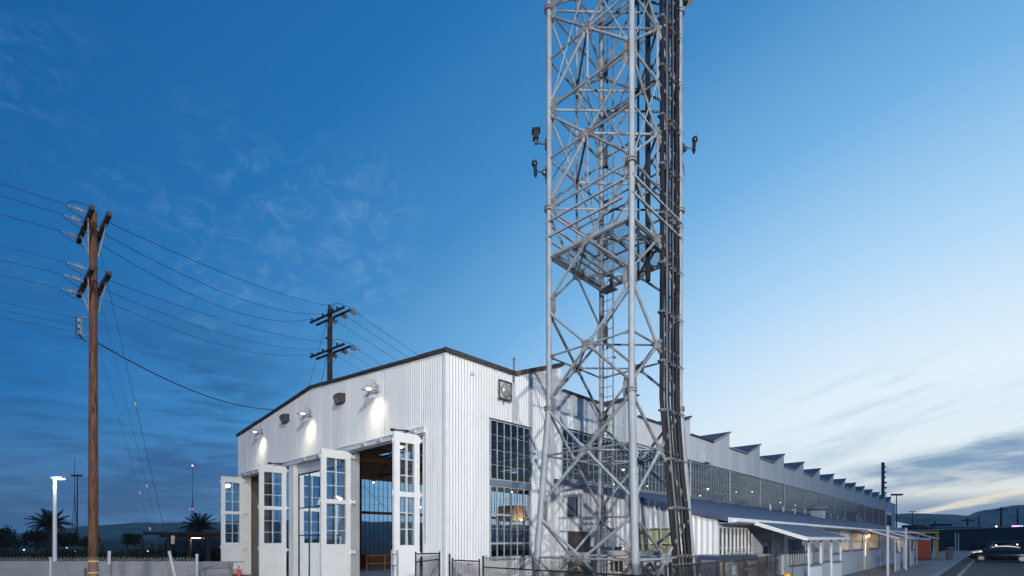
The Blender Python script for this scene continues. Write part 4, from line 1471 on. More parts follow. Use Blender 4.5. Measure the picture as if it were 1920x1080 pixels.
def seccam(corner, z, side, label, droop):
    """camera on an arm reaching to the picture's left or right"""
    c = W(TC[0] + tp(corner, z).x, TC[1] + tp(corner, z).y, z)
    t = empty('security_camera', label, 'camera', c, 0, 'black cameras on arms of the tower')
    s = side
    MB().cyl((s * 0.08, 0, 0), (s * 0.36, -0.05, 0), 0.022, 8).box(s * 0.06, s * 0.11, -0.06, 0.06, -0.12, 0.12).build('arm', M['black'], t)
    if droop:
        MB().cyl((s * 0.38, -0.05, -0.10), (s * 0.40, -0.05, 0.24), 0.05, 12).cyl((s * 0.38, -0.05, -0.16), (s * 0.38, -0.05, -0.10), 0.03, 10).build('body', M['black'], t, smooth=True)
        MB().blob((s * 0.41, -0.05, 0.22), 0.085, 0.085, 0.10, 12, 7).build('camera_head', M['black'], t, smooth=True)
        MB().cyl((s * 0.41, -0.10, 0.24), (s * 0.41, -0.16, 0.24), 0.03, 10).build('lens', M['steel_dark'], t)
        MB().lathe([(0.05, -0.05), (0.07, 0.0), (0.05, 0.05)], 10, (s * 0.14, 0, 0)).build('joint', M['black'], t)
    else:
        MB().box(s * 0.34, s * 0.40, -0.09, 0.0, -0.02, 0.10).build('bracket', M['taupe_dark'], t)
        MB().prism([(s * 0.30, 0.09), (s * 0.46, 0.09), (s * 0.44, 0.31), (s * 0.28, 0.33)], 1, -0.15, 0.02).build('body', M['black'], t)
        MB().prism([(s * 0.25, 0.325), (s * 0.49, 0.29), (s * 0.48, 0.34), (s * 0.27, 0.37)], 1, -0.17, 0.04).build('sun_visor', M['black'], t)
    return t


seccam(0, 13.32, -1, 'black hooded camera on the left leg of the tower, the upper of two', False)
seccam(0, 12.52, -1, 'black upright camera on the left leg of the tower, the lower of two', True)
seccam(2, 13.25, 1, 'black upright camera on the right leg of the tower', True)
t = empty('antenna_panel', 'pale box with a dark underside at the top edge beside the right tower leg', 'antenna', W(TC[0] + 1.32, TC[1] - 1.32, 17.50), 0)
MB().box(0.10, 0.36, -0.12, 0.12, -0.03, 0.4).build('box', M['cream'], t)
MB().box(0.07, 0.22, -0.08, 0.08, -0.10, -0.032).build('mount', M['steel_dark'], t)

# ================================================================= equipment inside the fence
t = empty('equipment_cabinet', 'dark navy equipment cabinet against the annex end wall', 'cabinet', W(15.3, 10.0, 0), ROTZ)
MB().box(-0.4, 0.4, -0.35, 0.45, 0, 1.80).build('body', M['navy'], t)
MB().box(-0.44, 0.44, -0.39, 0.49, 1.80, 1.86).build('lid', M['navy'], t)
MB().box(-0.42, -0.401, -0.33, 0.0, 0.9, 1.45).build('meter_door', M['cream'], t)
t = empty('generator', 'long cream generator housing behind the front tower leg', 'generator', W(15.1, 8.3, 0), ROTZ)
MB().box(-0.5, 0.5, -0.95, 1.20, 0.25, 1.62).build('housing', M['cream'], t)
MB().box(-0.54, 0.54, -0.99, 1.24, 1.622, 1.74).build('roof', M['taupe'], t)
MB().box(-0.48, 0.48, -0.93, 1.18, 0, 0.248).build('base', M['concrete_dark'], t)
for i in range(3):
    MB().box(-0.515, -0.501, 0.95 - i * 0.17, 1.08 - i * 0.17, 1.05, 1.45).build('vent_slot', M['black'], t)
hangcable([(-0.2, 1.0, 1.74), (-0.1, 0.9, 1.98), (0.1, 0.7, 1.78), (0.0, 0.5, 1.96), (0.1, 0.3, 1.76)], 0.012).build('hose', M['black'], t)
hangcable([(-0.2, -0.3, 1.74), (-0.1, -0.4, 1.95), (0.1, -0.6, 1.78), (0.0, -0.75, 1.98), (0.1, -0.9, 1.76)], 0.012).build('hose', M['black'], t)
t = empty('transformer_box', 'cream and dark topped transformer box before the annex window', 'cabinet', W(16.2, 5.75, 0), ROTZ)
MB().box(-1.0, 0.75, -0.28, 0.33, 0, 1.48).build('body', M['cream'], t)
MB().box(-1.03, 0.78, -0.31, 0.36, 1.482, 1.64).build('lid', M['navy'], t)
for i in range(3):
    MB().lathe([(0.03, 0), (0.05, 0.03), (0.09, 0.04), (0.03, 0.08), (0.07, 0.12), (0.0, 0.14)], 8, (-0.8 + i * 0.62, 0, 1.642)).build('bushing', M['ceramic'], t)
t = empty('transformer_box', 'taupe equipment box beside the fence gate', 'cabinet', W(17.45, 5.75, 0), ROTZ)
MB().box(-0.42, 0.45, -0.28, 0.33, 0, 1.60).build('body', M['taupe'], t)
MB().box(-0.45, 0.48, -0.31, 0.36, 1.602, 1.64).build('lid', M['taupe'], t)
MB().lathe([(0.03, 0), (0.05, 0.03), (0.09, 0.04), (0.03, 0.08), (0.07, 0.12), (0.0, 0.14)], 8, (0.35, 0, 1.642)).build('bushing', M['ceramic'], t)
t = empty('equipment_cabinet', 'dark blue cabinet in the corner by the annex wall', 'cabinet', W(15.35, 6.3, 0), ROTZ)
MB().box(-0.3, 0.3, -0.35, 0.25, 0, 1.62).build('body', M['navy'], t)
MB().box(-0.32, 0.32, -0.37, 0.27, 1.622, 1.66).build('lid', M['bluegrey'], t)
MB().box(-0.315, -0.301, -0.3, 0.2, 0.15, 1.5).build('cabinet_door', M['bluegrey'], t)


# ================================================================= chain link fences
def chain(w_, h_, pitch, r, z0=0.05):
    """diamond mesh in the local xz plane, x 0..w"""
    mb = MB()
    d = pitch * 1.0
    n = int((w_ + h_) / d) + 1
    for i in range(n):
        c = i * d
        # rising wires x = c - h + z
        for sgn in (1, -1):
            if sgn == 1:
                xa, za = c - h_, 0.0
                xb, zb = c, h_
                if xa < 0: za -= xa; xa = 0
                if xb > w_: zb -= (xb - w_); xb = w_
            else:
                xa, za = c - h_, h_
                xb, zb = c, 0.0
                if xa < 0: za += xa; xa = 0
                if xb > w_: zb += (xb - w_); xb = w_
            if xb - xa < 0.02: continue
            mb.cyl((xa, 0.003 * sgn, z0 + za), (xb, 0.003 * sgn, z0 + zb), r, 3, caps=False)
    # cut ends standing proud of the top
    for i in range(int(w_ / d)):
        mb.cyl((i * d, 0, z0 + h_), (i * d + 0.012, 0, z0 + h_ + 0.03), r, 3, caps=False)
    return mb


M['mesh_black'] = pbr('black_fence_wire', (0.03, 0.03, 0.033, 1), 0.35, 0.1, 0.2, 5)
M['mesh_galv'] = pbr('galvanised_fence_wire', (0.45, 0.46, 0.46, 1), 0.5, 0.0, 0.15, 5)


def fence_post(t, p, h, r=0.032, mat='black', cap=True):
    mb = MB().cyl((p[0], p[1], 0), (p[0], p[1], h), r, 10)
    if cap: mb.blob((p[0], p[1], h), r * 1.25, r * 1.25, r * 1.1, 10, 5)
    po = mb.build('post', M[mat], t, smooth=True)
    b = MB()
    z = 0.3
    while z < h - 0.1:
        b.cyl((p[0], p[1], z), (p[0], p[1], z + 0.02), r * 1.22, 8)
        z += 0.24
    b.build('tie_band', M['galv_rust'] if mat == 'black' else M['galv'], po, kind='stuff')
    return po


def fence_run(t, p, q, h, nposts, toprail=True, midrail=None, mat='black', mesh='mesh_black', pitch=0.060, wr=0.0055, rails=0.02):
    p = Vector((p[0], p[1], 0)); q = Vector((q[0], q[1], 0))
    Ln = (q - p).length
    ang = math.atan2(q.y - p.y, q.x - p.x)
    for i in range(nposts + 1):
        c = p + (q - p) * i / nposts
        fence_post(t, c, h + 0.03, mat=mat, r=0.032 if i in (0, nposts) else 0.026)
    if toprail:
        MB().cyl(p + Vector((0, 0, h - 0.03)), q + Vector((0, 0, h - 0.03)), rails, 8).build('top_rail', M[mat], t)
    if midrail:
        MB().cyl(p + Vector((0, 0, midrail)), q + Vector((0, 0, midrail)), rails, 8).build('mid_rail', M[mat], t)
    chain(Ln, h - 0.06, pitch, wr).build('chain_link_mesh', M[mesh], t, (p.x, p.y, 0), ang, kind='stuff')


tf = empty('chain_link_fence', 'black chain link fence running round the foot of the lattice tower', 'fence', (0, 0, 0), ROTZ)
FU, FV = 10.5, 5.2
fence_run(tf, (FU, 11.3), (FU, FV), 1.57, 3, toprail=False, midrail=1.28)
fence_run(tf, (FU, FV), (15.1, FV), 1.57, 3, toprail=True)
# barbs of ivy-dark tie wire along the top left part
tie = MB()
for i in range(70):
    v_ = 11.2 - i * 0.035
    tie.cyl((FU, v_, 1.53), (FU + random.uniform(-0.04, 0.04), v_ + random.uniform(-0.03, 0.03), 1.60 + random.uniform(0, 0.05)), 0.006, 3)
tie.build('twisted_wire_top', M['black'], tf, kind='stuff')


def gate(name, label, p, q, h, sign=None, diag=True):
    t = empty(name, label, 'gate', W(p[0], p[1], 0), ROTZ + math.atan2(q[1] - p[1], q[0] - p[0]))
    Ln = math.hypot(q[0] - p[0], q[1] - p[1])
    for x in (0.05, Ln - 0.05):
        fence_post(t, (x, 0), h, 0.024, cap=True)
    for zr in (h - 0.05, 0.12):
        MB().cyl((0.05, 0, zr), (Ln - 0.05, 0, zr), 0.022, 8).build('gate_rail', M['black'], t)
    if diag:
        MB().cyl((0.05, 0, h * 0.82), (Ln - 0.05, 0, h * 0.86), 0.02, 8).build('gate_rail', M['black'], t)
        MB().cyl((0.05, 0, h * 0.2), (Ln - 0.05, 0, h * 0.8), 0.01, 6).build('gate_brace', M['black'], t)
    g = chain(Ln - 0.1, h - 0.2, 0.060, 0.0055, 0.1).build('chain_link_mesh', M['mesh_black'], t, (0.05, 0, 0), 0, kind='stuff')
    return t


g1 = gate('fence_gate', 'black chain link gate with a small white oval sign by the hangar corner', (FU, 12.82), (FU, 11.42), 1.50, diag=False)
fence_post(tf, (FU, 12.92), 1.62)
sg = empty('oval_sign', 'small white oval sign with red lettering on the gate by the hangar corner', 'sign', W(FU - 0.03, 11.85, 1.33), ROTZ)
ov = MB()
pts = [(0.19 * math.cos(2 * math.pi * i / 20), 0.07 * math.sin(2 * math.pi * i / 20)) for i in range(20)]
ov.prism(pts, 0, -0.006, 0.006).build('plate', M['lampmetal'], sg)
MB().blob((-0.008, 0.11, 0), 0.004, 0.045, 0.045).build('emblem', M['red'], sg)
lt = MB()
for i in range(7):
    lt.box(-0.010, -0.0062, 0.03 - i * 0.028, 0.045 - i * 0.028, -0.02, 0.02)
lt.build('lettering', M['red'], sg)
gate('fence_gate', 'open black chain link gate leaf standing out from the end wall', (9.25, 13.12), (U0 - 0.1, 13.12), 1.72)
gate('fence_gate', 'black chain link gate with a diagonal brace beside the yellow bollard', (15.2, FV), (18.05, FV), 1.62)
fence_post(tf, (18.12, FV), 1.72, 0.04)
gt = empty('wall_sign', 'small grey notice on the fence before the taupe equipment box', 'sign', W(14.2, FV - 0.03, 1.28), ROTZ)
MB().box(-0.18, 0.18, -0.006, 0.006, -0.14, 0.14).build('plate', M['bluegrey'], gt)
nl = MB()
for i in range(5):
    nl.box(-0.14, 0.14 - 0.05 * (i % 3), -0.010, -0.0065, 0.09 - i * 0.045, 0.105 - i * 0.045)
nl.build('lettering', M['mullion'], gt)
# light reflective pipe leaf left of the open gate
t = empty('fence_gate', 'pale galvanised gate leaf leaning in front of the nearest folding door', 'gate', W(9.0, 13.5, 0), ROTZ)
for x in (0.0, -0.45):
    MB().cyl((x * 0.2, x * 1.0 + 0.5, 0), (x * 0.2, x * 1.0 + 0.5, 1.78), 0.03, 8).build('post', M['galv'], t)
for z in (0.2, 1.3, 1.65):
    MB().cyl((0, 0.5, z), (-0.09, 0.05, z), 0.018, 8).build('gate_rail', M['galv'], t)
# yellow bollard
t = empty('bollard', 'yellow steel bollard with a rounded top by the fence gate', 'bollard', W(17.9, 4.85, 0), ROTZ)
MB().cyl((0, 0, 0), (0, 0, 0.98), 0.115, 20).build('post', M['yellow'], t, smooth=True)
MB().blob((0, 0, 0.98), 0.115, 0.115, 0.05, 20, 6).build('cap', M['yellow'], t, smooth=True)

# ================================================================= utility poles and wires
def arms_pole(name, loc, top, r0, r1, adir, alen, zs, off, label, wood='wood'):
    t = empty(name, label, 'utility pole', (loc[0], loc[1], 0))
    mb = MB()
    n = 16
    zz = [-0.02, 1.5, 3, 4.5, 6, 7.5, 9, 10.5, top] if top < 14 else [-0.02, 4, 8, 12, 16, top]
    for a, b in zip(zz[:-1], zz[1:]):
        ra = r0 + (r1 - r0) * max(0, a) / top
        rb_ = r0 + (r1 - r0) * b / top
        mb.cyl((0, 0, a), (0, 0, b), ra, n, rb_, caps=(b == top))
    mb.build('pole', M[wood], t, smooth=True)
    d = Vector((adir[0], adir[1], 0)).normalized()
    p = Vector((-d.y, d.x, 0))
    ins = []
    for z in zs:
        for s in (1, -1):
            c = p * (off * s) + Vector((0, 0, z))
            MB().bar(c - d * alen / 2, c + d * alen / 2, 0.11, 0.13).build('crossarm', M['arm_wood'], t)
        for e in (-1, 1):
            q = Vector((0, 0, z - 0.85))
            for s in (1, -1):
                MB().bar(q + p * (0.6 * off * s), p * (off * s * 1.1) + d * (e * alen * 0.27) + Vector((0, 0, z - 0.03)), 0.035, 0.012).build('arm_brace', M['galv'], t)
        MB().cyl(-p * (off + 0.12) + Vector((0, 0, z)), p * (off + 0.12) + Vector((0, 0, z)), 0.02, 6).build('through_bolt', M['galv_rust'], t)
    return t, d, p


DISC = [(0.0, 0.0), (0.035, 0.0), (0.04, 0.03), (0.085, 0.045), (0.09, 0.06), (0.03, 0.075), (0.03, 0.10), (0.085, 0.115), (0.09, 0.13), (0.03, 0.145), (0.03, 0.17), (0.085, 0.185), (0.09, 0.20), (0.03, 0.215), (0.0, 0.25)]


def string_ins(t, a, b, k=1.0):
    """insulator string along a -> b (local points)"""
    a = Vector(a); b = Vector(b)
    d = (b - a).normalized()
    mb = MB().lathe([(r * k, z * k) for r, z in DISC], 12)
    o = mb.build('insulator', M['ceramic'], t, smooth=True)
    o.location = a + d * 0.10
    o.rotation_euler = d.to_track_quat('Z', 'Y').to_euler()
    MB().cyl(a, a + d * 0.12, 0.012, 5).cyl(a + d * (0.10 + 0.25 * k), b, 0.014, 5).build('link', M['galv'], t)


P1 = Vector((-13.32, 16.0, 0)); P2 = Vector((-13.4, 37.0, 0))
pole1, d1, p1 = arms_pole('utility_pole', P1, 12.55, 0.135, 0.098, (0.74, -0.67), 2.6, (12.02, 10.22), 0.20, 'tall brown wooden utility pole at the left with yellow bands near its foot')
pole2, d2_, p2 = arms_pole('utility_pole', P2, 19.0, 0.24, 0.17, (0.80, -0.60), 4.3, (18.5, 15.9), 0.26, 'dark wooden utility pole rising behind the hangar roof', 'arm_wood')
for z in (1.44, 1.08, 0.72):
    MB().lathe([(0.136, 0), (0.139, 0), (0.139, 0.045), (0.136, 0.045)], 16, (0, 0, z - 0.03)).build('reflective_band', M['yellow'], pole1)
MB().box(-0.21, -0.19, -0.11, 0.0, 0.1, 1.2).build('ground_wire_guard', M['steel_dark'], pole1)
# pole hardware
MB().cyl((0.0, 0, 10.75), (0.16, -0.05, 10.75), 0.05, 8).cyl((0.0, 0, 8.35), (0.14, 0, 8.35), 0.03, 6).build('pole_bolt', M['steel_dark'], pole1)
back = Vector((-0.71, -0.71, 0))
fwd = (P2 - P1).normalized()
att_l = []; att_r = []
for k, z in enumerate((12.02, 10.22)):
    for j, s in enumerate((0.55, 0.0, -0.75)):
        dz = (0.16, 0.04, -0.10)[j] if k == 0 else (0.22, 0.0, -0.12)[j]
        a = d1 * s - p1 * 0.22 + Vector((0, 0, z + dz))
        if j == 1: a = d1 * 0.1 - p1 * 0.24 + Vector((0, 0, z + dz))
        b = a + back * 0.50 + Vector((0, 0, 0.02))
        string_ins(pole1, a, b, 0.92)
        att_l.append(P1 + b)
        a2 = d1 * ((0.85, 0.0, -0.8)[j]) + p1 * 0.24 + Vector((0, 0, z - 0.05))
        att_r.append(P1 + a2)
        # jumper loops
        hangcable([b + Vector((0.02, 0, 0)), b + Vector((0.1, 0.05, -0.14)), (a + a2) / 2 + Vector((0, 0, -0.26)), a2], 0.011).build('jumper', M['wire'], pole1)
hangcable([att_l[0] - P1, att_l[0] - P1 + Vector((0.15, 0.1, 0.16)), Vector((-0.15, 0, 12.72)), Vector((-0.02, 0, 12.5))], 0.010).build('jumper', M['wire'], pole1)
# secondary rack with spool insulators
rk = MB().box(-0.46, -0.14, -0.02, 0.02, 9.16, 9.19).box(-0.46, -0.14, -0.02, 0.02, 8.60, 8.63).box(-0.40, -0.37, -0.02, 0.02, 8.60, 9.19)
rk.build('rack', M['galv_rust'], pole1)
for z in (8.68, 8.88, 9.08):
    MB().lathe([(0.02, -0.05), (0.055, -0.04), (0.03, 0), (0.055, 0.04), (0.02, 0.05)], 10, (-0.44, -0.02, z)).build('insulator', M['ceramic'], pole1)
for q in (9.2, 8.95, 8.7):
    hangcable([(-0.50, -0.03, q), (-0.51, -0.05, q - 0.18), (-0.36, -0.06, 8.5 + (q - 8.7) * 0.15), (-0.16, -0.06, 8.40)], 0.010).build('jumper', M['black'], pole1)


def wire(name, a, b, sag, label, group, r=0.011, n=22, mat='wire'):
    a = Vector(a); b = Vector(b)
    pts = []
    for i in range(n + 1):
        t_ = i / n
        p = a.lerp(b, t_)
        p.z -= sag * 4 * t_ * (1 - t_)
        pts.append(p)
    base = pts[0].copy()
    o = MB().tube([p - base for p in pts], r, 5).build(name, M[mat], None, base)
    tag(o, label, 'wire', group)
    return o


P0 = P1 + back * 34
names = ('top', 'second', 'third', 'fourth', 'fifth', 'sixth')
for i, q in enumerate(att_l):
    e = P0 + Vector((0, 0, q.z + 0.3)) + d1 * ((1.0, 0.25, -1.0)[i % 3])
    wire('overhead_wire', q, e, 0.55, 'dark overhead wire leaving the near utility pole to the left, %s from the top' % names[i], 'overhead wires left of the near pole', 0.009 if i < 3 else 0.007)
ends2 = []
for k, z in enumerate((18.6, 16.0)):
    for j, s in enumerate((1.3, -0.5, -1.9)):
        ends2.append(P2 + d2_ * s - p2 * 0.30 + Vector((0, 0, z + 0.12)))
sags = (0.4, 0.75, 1.05, 0.4, 0.6, 0.8)
for i, (q, e) in enumerate(zip(att_r, ends2)):
    wire('overhead_wire', q, e, sags[i], 'overhead wire between the two utility poles, %s from the top' % names[i], 'overhead wires between the poles', 0.012 if i < 3 else 0.009)
wire('overhead_wire', P1 + Vector((0.14, 0, 8.38)), P2 + Vector((-0.1, -0.2, 12.6)), 1.5, 'thick black cable sagging from the near utility pole to the hangar roof', None, 0.022)
for i in range(3):
    wire('overhead_wire', P1 + Vector((-0.5, -0.03, 9.15 - 0.22 * i)), P0 + Vector((0, 0, 9.4 - 0.3 * i)), 0.4, 'faint low service wire left of the near pole, %s of three' % ('upper', 'middle', 'lower')[i], 'service wires left of the near pole', 0.006)
# far pole: pin insulators, strings and onward wires
for k, z in enumerate((18.6, 16.0)):
    for j, s in enumerate((1.3, -0.5, -1.9)):
        MB().lathe([(0.02, 0), (0.06, 0.05), (0.09, 0.09), (0.05, 0.14), (0.07, 0.19), (0.0, 0.22)], 8, tuple(d2_ * s - p2 * 0.26 + Vector((0, 0, z - 0.04)))).build('insulator', M['arm_wood'], pole2)
    for j, s in enumerate((2.0, 0.9, -0.4)):
        a = d2_ * s + p2 * 0.30 + Vector((0, 0, z - 0.08))
        dirn = Vector((0.57, 0.82, -0.05)).normalized()
        string_ins(pole2, a, a + dirn * 0.9, 1.9)
        wire('overhead_wire', P2 + a + dirn * 0.9, P2 + a + dirn * 46 + Vector((0, 0, -1.0)), 1.6, 'overhead wire running from the far pole behind the hangar roof, %s from the top' % names[k * 3 + j], 'overhead wires beyond the far pole', 0.014 if k == 0 else 0.010)
    hangcable([d2_ * 0.1 + Vector((0, 0, z + 0.55)), d2_ * 0.9 + Vector((0, 0, z + 0.62)), d2_ * 1.9 + Vector((0.3, 0.5, z + 0.2)), d2_ * 2.0 + p2 * 0.3 + Vector((0.5, 0.7, z - 0.1))], 0.018).build('jumper', M['wire'], pole2)
MB().cyl((-0.04, 0, 18.9), (-0.04, 0, 19.35), 0.09, 8).blob((0.2, -0.1, 18.95), 0.14, 0.14, 0.14).build('pole_top_pin', M['arm_wood'], pole2)
MB().cyl((0, 0, 16.9), (-0.3, 0, 16.9), 0.09, 8).build('pole_bolt', M['arm_wood'], pole2)
for n_, (za, dx) in enumerate(((18.2, -3.2), (15.6, -1.9))):
    wire('guy_wire', P2 + Vector((-0.2, 0, za)), P2 + Vector((dx, -2.0, 4.0)), 0.0, ('longer', 'shorter')[n_] + ' thin guy wire slanting down left from the far utility pole', 'guy wires of the far pole', 0.012, 2)
# guys of the near pole
GA = Vector((-12.12, 18.35, 0.0))
guys = [(11.55, GA), (9.95, GA + Vector((-0.25, 0.1, 0))), (8.3, GA + Vector((-0.5, 0.15, 0)))]
for n_, (z, g) in enumerate(guys):
    a = P1 + Vector((0.13, 0.05, z))
    wire('guy_wire', a, g, 0.0, ('uppermost', 'middle', 'lowest')[n_] + ' guy wire running down from the near utility pole', 'guy wires of the near pole', (0.007, 0.004, 0.0035)[n_], 2)
    for f_ in ((0.42,), (0.60,), (0.55, 0.70))[n_]:
        c = a.lerp(g, f_)
        o = MB().lathe([(0.0, -0.07), (0.022, -0.06), (0.03, 0), (0.022, 0.06), (0.0, 0.07)], 8).build('guy_insulator', M['ceramic'], None, c)
        o.rotation_euler = (g - a).to_track_quat('Z', 'Y').to_euler()
        tag(o, ('small pale strain insulator highest up on the guy wires', 'small pale strain insulator on the middle guy wire', 'upper pale strain insulator on the lowest guy wire', 'lower pale strain insulator on the lowest guy wire')[min(3, n_ + (1 if f_ and c.z < 3.2 else 0))], 'insulator', 'strain insulators on the guy wires')
t = empty('guy_guard', 'white guy wire guard tube with a beige marker at its top', 'guy guard', GA)
dd_ = (P1 + Vector((0.13, 0.05, 11.55)) - GA).normalized()
MB().cyl(dd_ * 0.1, dd_ * 1.75, 0.05, 10).build('tube', M['lampmetal'], t, smooth=True)
MB().box(-0.30, -0.20, -0.03, 0.03, 1.96, 2.26).build('marker', M['ceramic'], t)

# ================================================================= left side: wall, fence, lamp post, trees
t = empty('concrete_wall', 'low pale concrete wall with a projecting cap at the left', 'wall', (-30, 25, 0))
x = -20.0
while x < 15.5:
    MB().box(x, x + 2.98, 0, 0.25, 0, 0.75).build('wall_block', M['concrete'], t)
    MB().box(x, x + 2.99, -0.03, 0.28, 0.752, 1.01).build('wall_cap', M['concrete'], t)
    x += 3.0
for (a, b, c, d) in ((3.2, 6.1, 0.10, 0.60), (8.4, 11.6, 0.12, 0.50)):
    mb = MB()
    mb.box(a, b, -0.02, -0.002, c, c + 0.025).box(a, b, -0.02, -0.002, d, d + 0.025).box(a, a + 0.025, -0.02, -0.002, c + 0.025, d).box(b - 0.025, b, -0.02, -0.002, c + 0.025, d)
    mb.build('panel_mould', M['concrete_dark'], t)
tw = empty('chain_link_fence', 'galvanised chain link fence with bare wire top before the concrete wall', 'fence', (-18, 12.5, 0))
for x in (0.0, 3.2, 6.53, 8.35):
    fence_post(tw, (x, 0), 1.66 if x < 8.3 else 1.0, 0.03, 'galv')
chain(10.15, 1.62, 0.080, 0.0027).build('chain_link_mesh', M['mesh_galv'], tw, kind='stuff')
fence_post(tw, (10.17, 0), 1.74, 0.035, 'galv')
# handrail of the steps
t = empty('stair_handrail', 'grey pipe handrail sloping down beside the steps left of the doors', 'railing', (-15.7, 22.6, 0))
for (dz, dy) in ((0, 0), (-0.35, 0.9)):
    MB().tube([(0, dy, 0.40 + dz * 0), (1.55, dy, 1.07), (3.2, dy, 1.07)], 0.022, 8).build('rail', M['galv'], t)
for x in (0.1, 1.0, 1.55, 3.1):
    MB().cyl((x, 0, 0), (x, 0, 0.45 + 0.43 * min(x, 1.55)), 0.022, 8).build('post', M['galv'], t)
t = empty('white_sign', 'small white blank board just right of the near utility pole', 'sign', (-19.7, 24.6, 0))
MB().box(-0.07, 0.07, -0.01, 0.01, 0.88, 1.55).build('board', M['white'], t)
MB().box(-0.03, 0.03, 0.012, 0.05, 0, 1.4).build('post', M['galv'], t)

# lit lamp post
t = empty('street_lamp', 'tall white lit street lamp behind the concrete wall', 'street lamp', (-24.55, 27, 0))
MB().cyl((0, 0, 0), (0, 0, 5.35), 0.095, 14, 0.085).build('pole', M['white'], t, smooth=True)
MB().box(-0.12, 0.48, -0.13, 0.13, 5.36, 5.47).build('head', M['lampmetal'], t)
MB().box(0.02, 0.46, -0.11, 0.11, 5.335, 5.358).build('led_panel', M['led'], t)
MB().cyl((0, 0, 0), (0, 0, 0.12), 0.22, 14).build('base', M['concrete'], t)
ld = bpy.data.lights.new('street_light', 'POINT'); ld.energy = 35; ld.color = (0.92, 0.96, 1.0); ld.shadow_soft_size = 0.12
lo = bpy.data.objects.new('street_light', ld); lo.location = (0.32, -0.30, 5.15); col.objects.link(lo); lo.parent = t


# palms ------------------------------------------------------------------------
def palm(loc, h, r, seed, label, nf=46):
    rnd = random.Random(seed)
    t = empty('palm_tree', label, 'palm', loc)
    mb = MB()
    nseg = 8
    for i in range(nseg):
        z0 = h * i / nseg; z1 = h * (i + 1) / nseg
        ra = r * 0.10 * (1.15 - 0.25 * i / nseg)
        mb.cyl((0, 0, z0), (0, 0, z1), ra * 0.93, 12, ra * 1.04)
    mb.cyl((0, 0, h - r * 0.10), (0, 0, h + r * 0.28), r * 0.13, 12, r * 0.19)
    mb.build('trunk', M['bark'], t)
    protos = []
    for kind in range(4):
        mb = MB()
        drop = (0.35, 0.6, 0.9, 1.25)[kind]
        pts = []
        n = 12
        ang = (1.25, 0.85, 0.5, 0.2)[kind]
        p = Vector((0.05 * r, 0, 0))
        for i in range(n + 1):
            pts.append(p.copy())
            a = ang - drop * 1.4 * (i / n) ** 1.3
            p += Vector((math.cos(a), 0, math.sin(a))) * (r / n)
        for i in range(n):
            a = pts[i]; b = pts[i + 1]
            mb.cyl(a, b, 0.012 * r * (1 - i / n * 0.7), 4, caps=False)
            for s in (-1, 1):
                for q in (0.0, 0.33, 0.66):
                    c = a.lerp(b, q)
                    ll = r * 0.25 * (1 - 0.55 * abs((i + q) / n - 0.35) / 0.65) * (0.5 if i == 0 else 1)
                    d = (b - a).normalized()
                    side = Vector((0.55 * d.x, s * 0.75, 0.55 * d.z - 0.30)).normalized()
                    tip = c + side * ll + Vector((0, 0, -0.04 * r))
                    wv = d * (r * 0.014)
                    mb.add([c - wv, c + wv, tip], [(0, 1, 2)])
        protos.append(mb)
    src = [None] * 4
    for i in range(nf):
        kd = min(3, int(4 * (i / nf)))
        a = i * 2.39996 + rnd.uniform(-0.2, 0.2)
        if src[kd] is None:
            o = protos[kd].build('frond', M['palm'], t, (0, 0, h + r * 0.12), a)
            src[kd] = o
        else:
            o = inst(src[kd], t, (0, 0, h + r * 0.12), a)
        s = rnd.uniform(0.85, 1.1)
        o.scale = (s, s, s)
        o.rotation_euler = (rnd.uniform(-0.12, 0.12), rnd.uniform(-0.15, 0.15), a)
    return t


palm((-69.0, 75, 0), 3.75, 2.75, 5, 'large dark palm beside the street lamp at the left')
palm((-68.5, 110, 0), 3.9, 3.9, 9, 'dark palm crown rising behind the timber shelter')


def tree(loc, h, w_, seed, label, n=1500, trunk=0.3, group=None, cat='tree'):
    rnd = random.Random(seed)
    t = empty('dark_tree', label, cat, loc, 0, group)
    mb = MB().cyl((0, 0, 0), (0, 0, h * 0.5), w_ * 0.05, 8, w_ * 0.03)
    for i in range(4):
        a = i * 1.6
        mb.cyl((0, 0, h * 0.32), (w_ * 0.25 * math.cos(a), w_ * 0.25 * math.sin(a), h * 0.68), w_ * 0.025, 6, w_ * 0.01)
    mb.build('trunk', M['bark'], t)
    cl = [(rnd.uniform(-0.32, 0.32) * w_, rnd.uniform(-0.32, 0.32) * w_, h * rnd.uniform(trunk + 0.15, 0.85), w_ * rnd.uniform(0.14, 0.26)) for _ in range(11)]
    lf = MB()
    for i in range(n):
        c = rnd.choice(cl)
        d = Vector((rnd.gauss(0, 1), rnd.gauss(0, 1), rnd.gauss(0, 1))).normalized() * c[3] * rnd.uniform(0.55, 1.12)
        p = Vector(c[:3]) + d
        s = w_ * 0.035
        a = Vector((rnd.uniform(-1, 1), rnd.uniform(-1, 1), rnd.uniform(-1, 1))).normalized() * s
        b = a.orthogonal().normalized() * s * 0.7
        lf.add([p - a, p + b, p + a, p - b], [(0, 1, 2, 3)])
    lf.build('crown', M['foliage'], t, kind='stuff')
    return t


def at(x, Yd): return ((x - 960) / 943.0 * Yd, Yd, 0)


tree(at(12, 70), 3.4, 4.6, 21, 'dark bushy tree cut by the left edge of the frame')
tree(at(70, 80), 3.3, 4.0, 22, 'round dark tree left of the large palm')
tree(at(162, 90), 2.6, 3.6, 23, 'low dark tree partly behind the near utility pole')
tree(at(239, 100), 3.2, 3.2, 24, 'left one of two small round trees right of the near utility pole')
tree(at(255, 100), 3.3, 3.0, 25, 'right one of two small round trees right of the near utility pole')
tree(at(120, 140), 2.6, 9, 26, 'wide low dark tree behind the high mast')
tree(at(1712, 120), 4.6, 6.5, 27, 'dark tree showing over the far end of the annex roof', trunk=0.5)
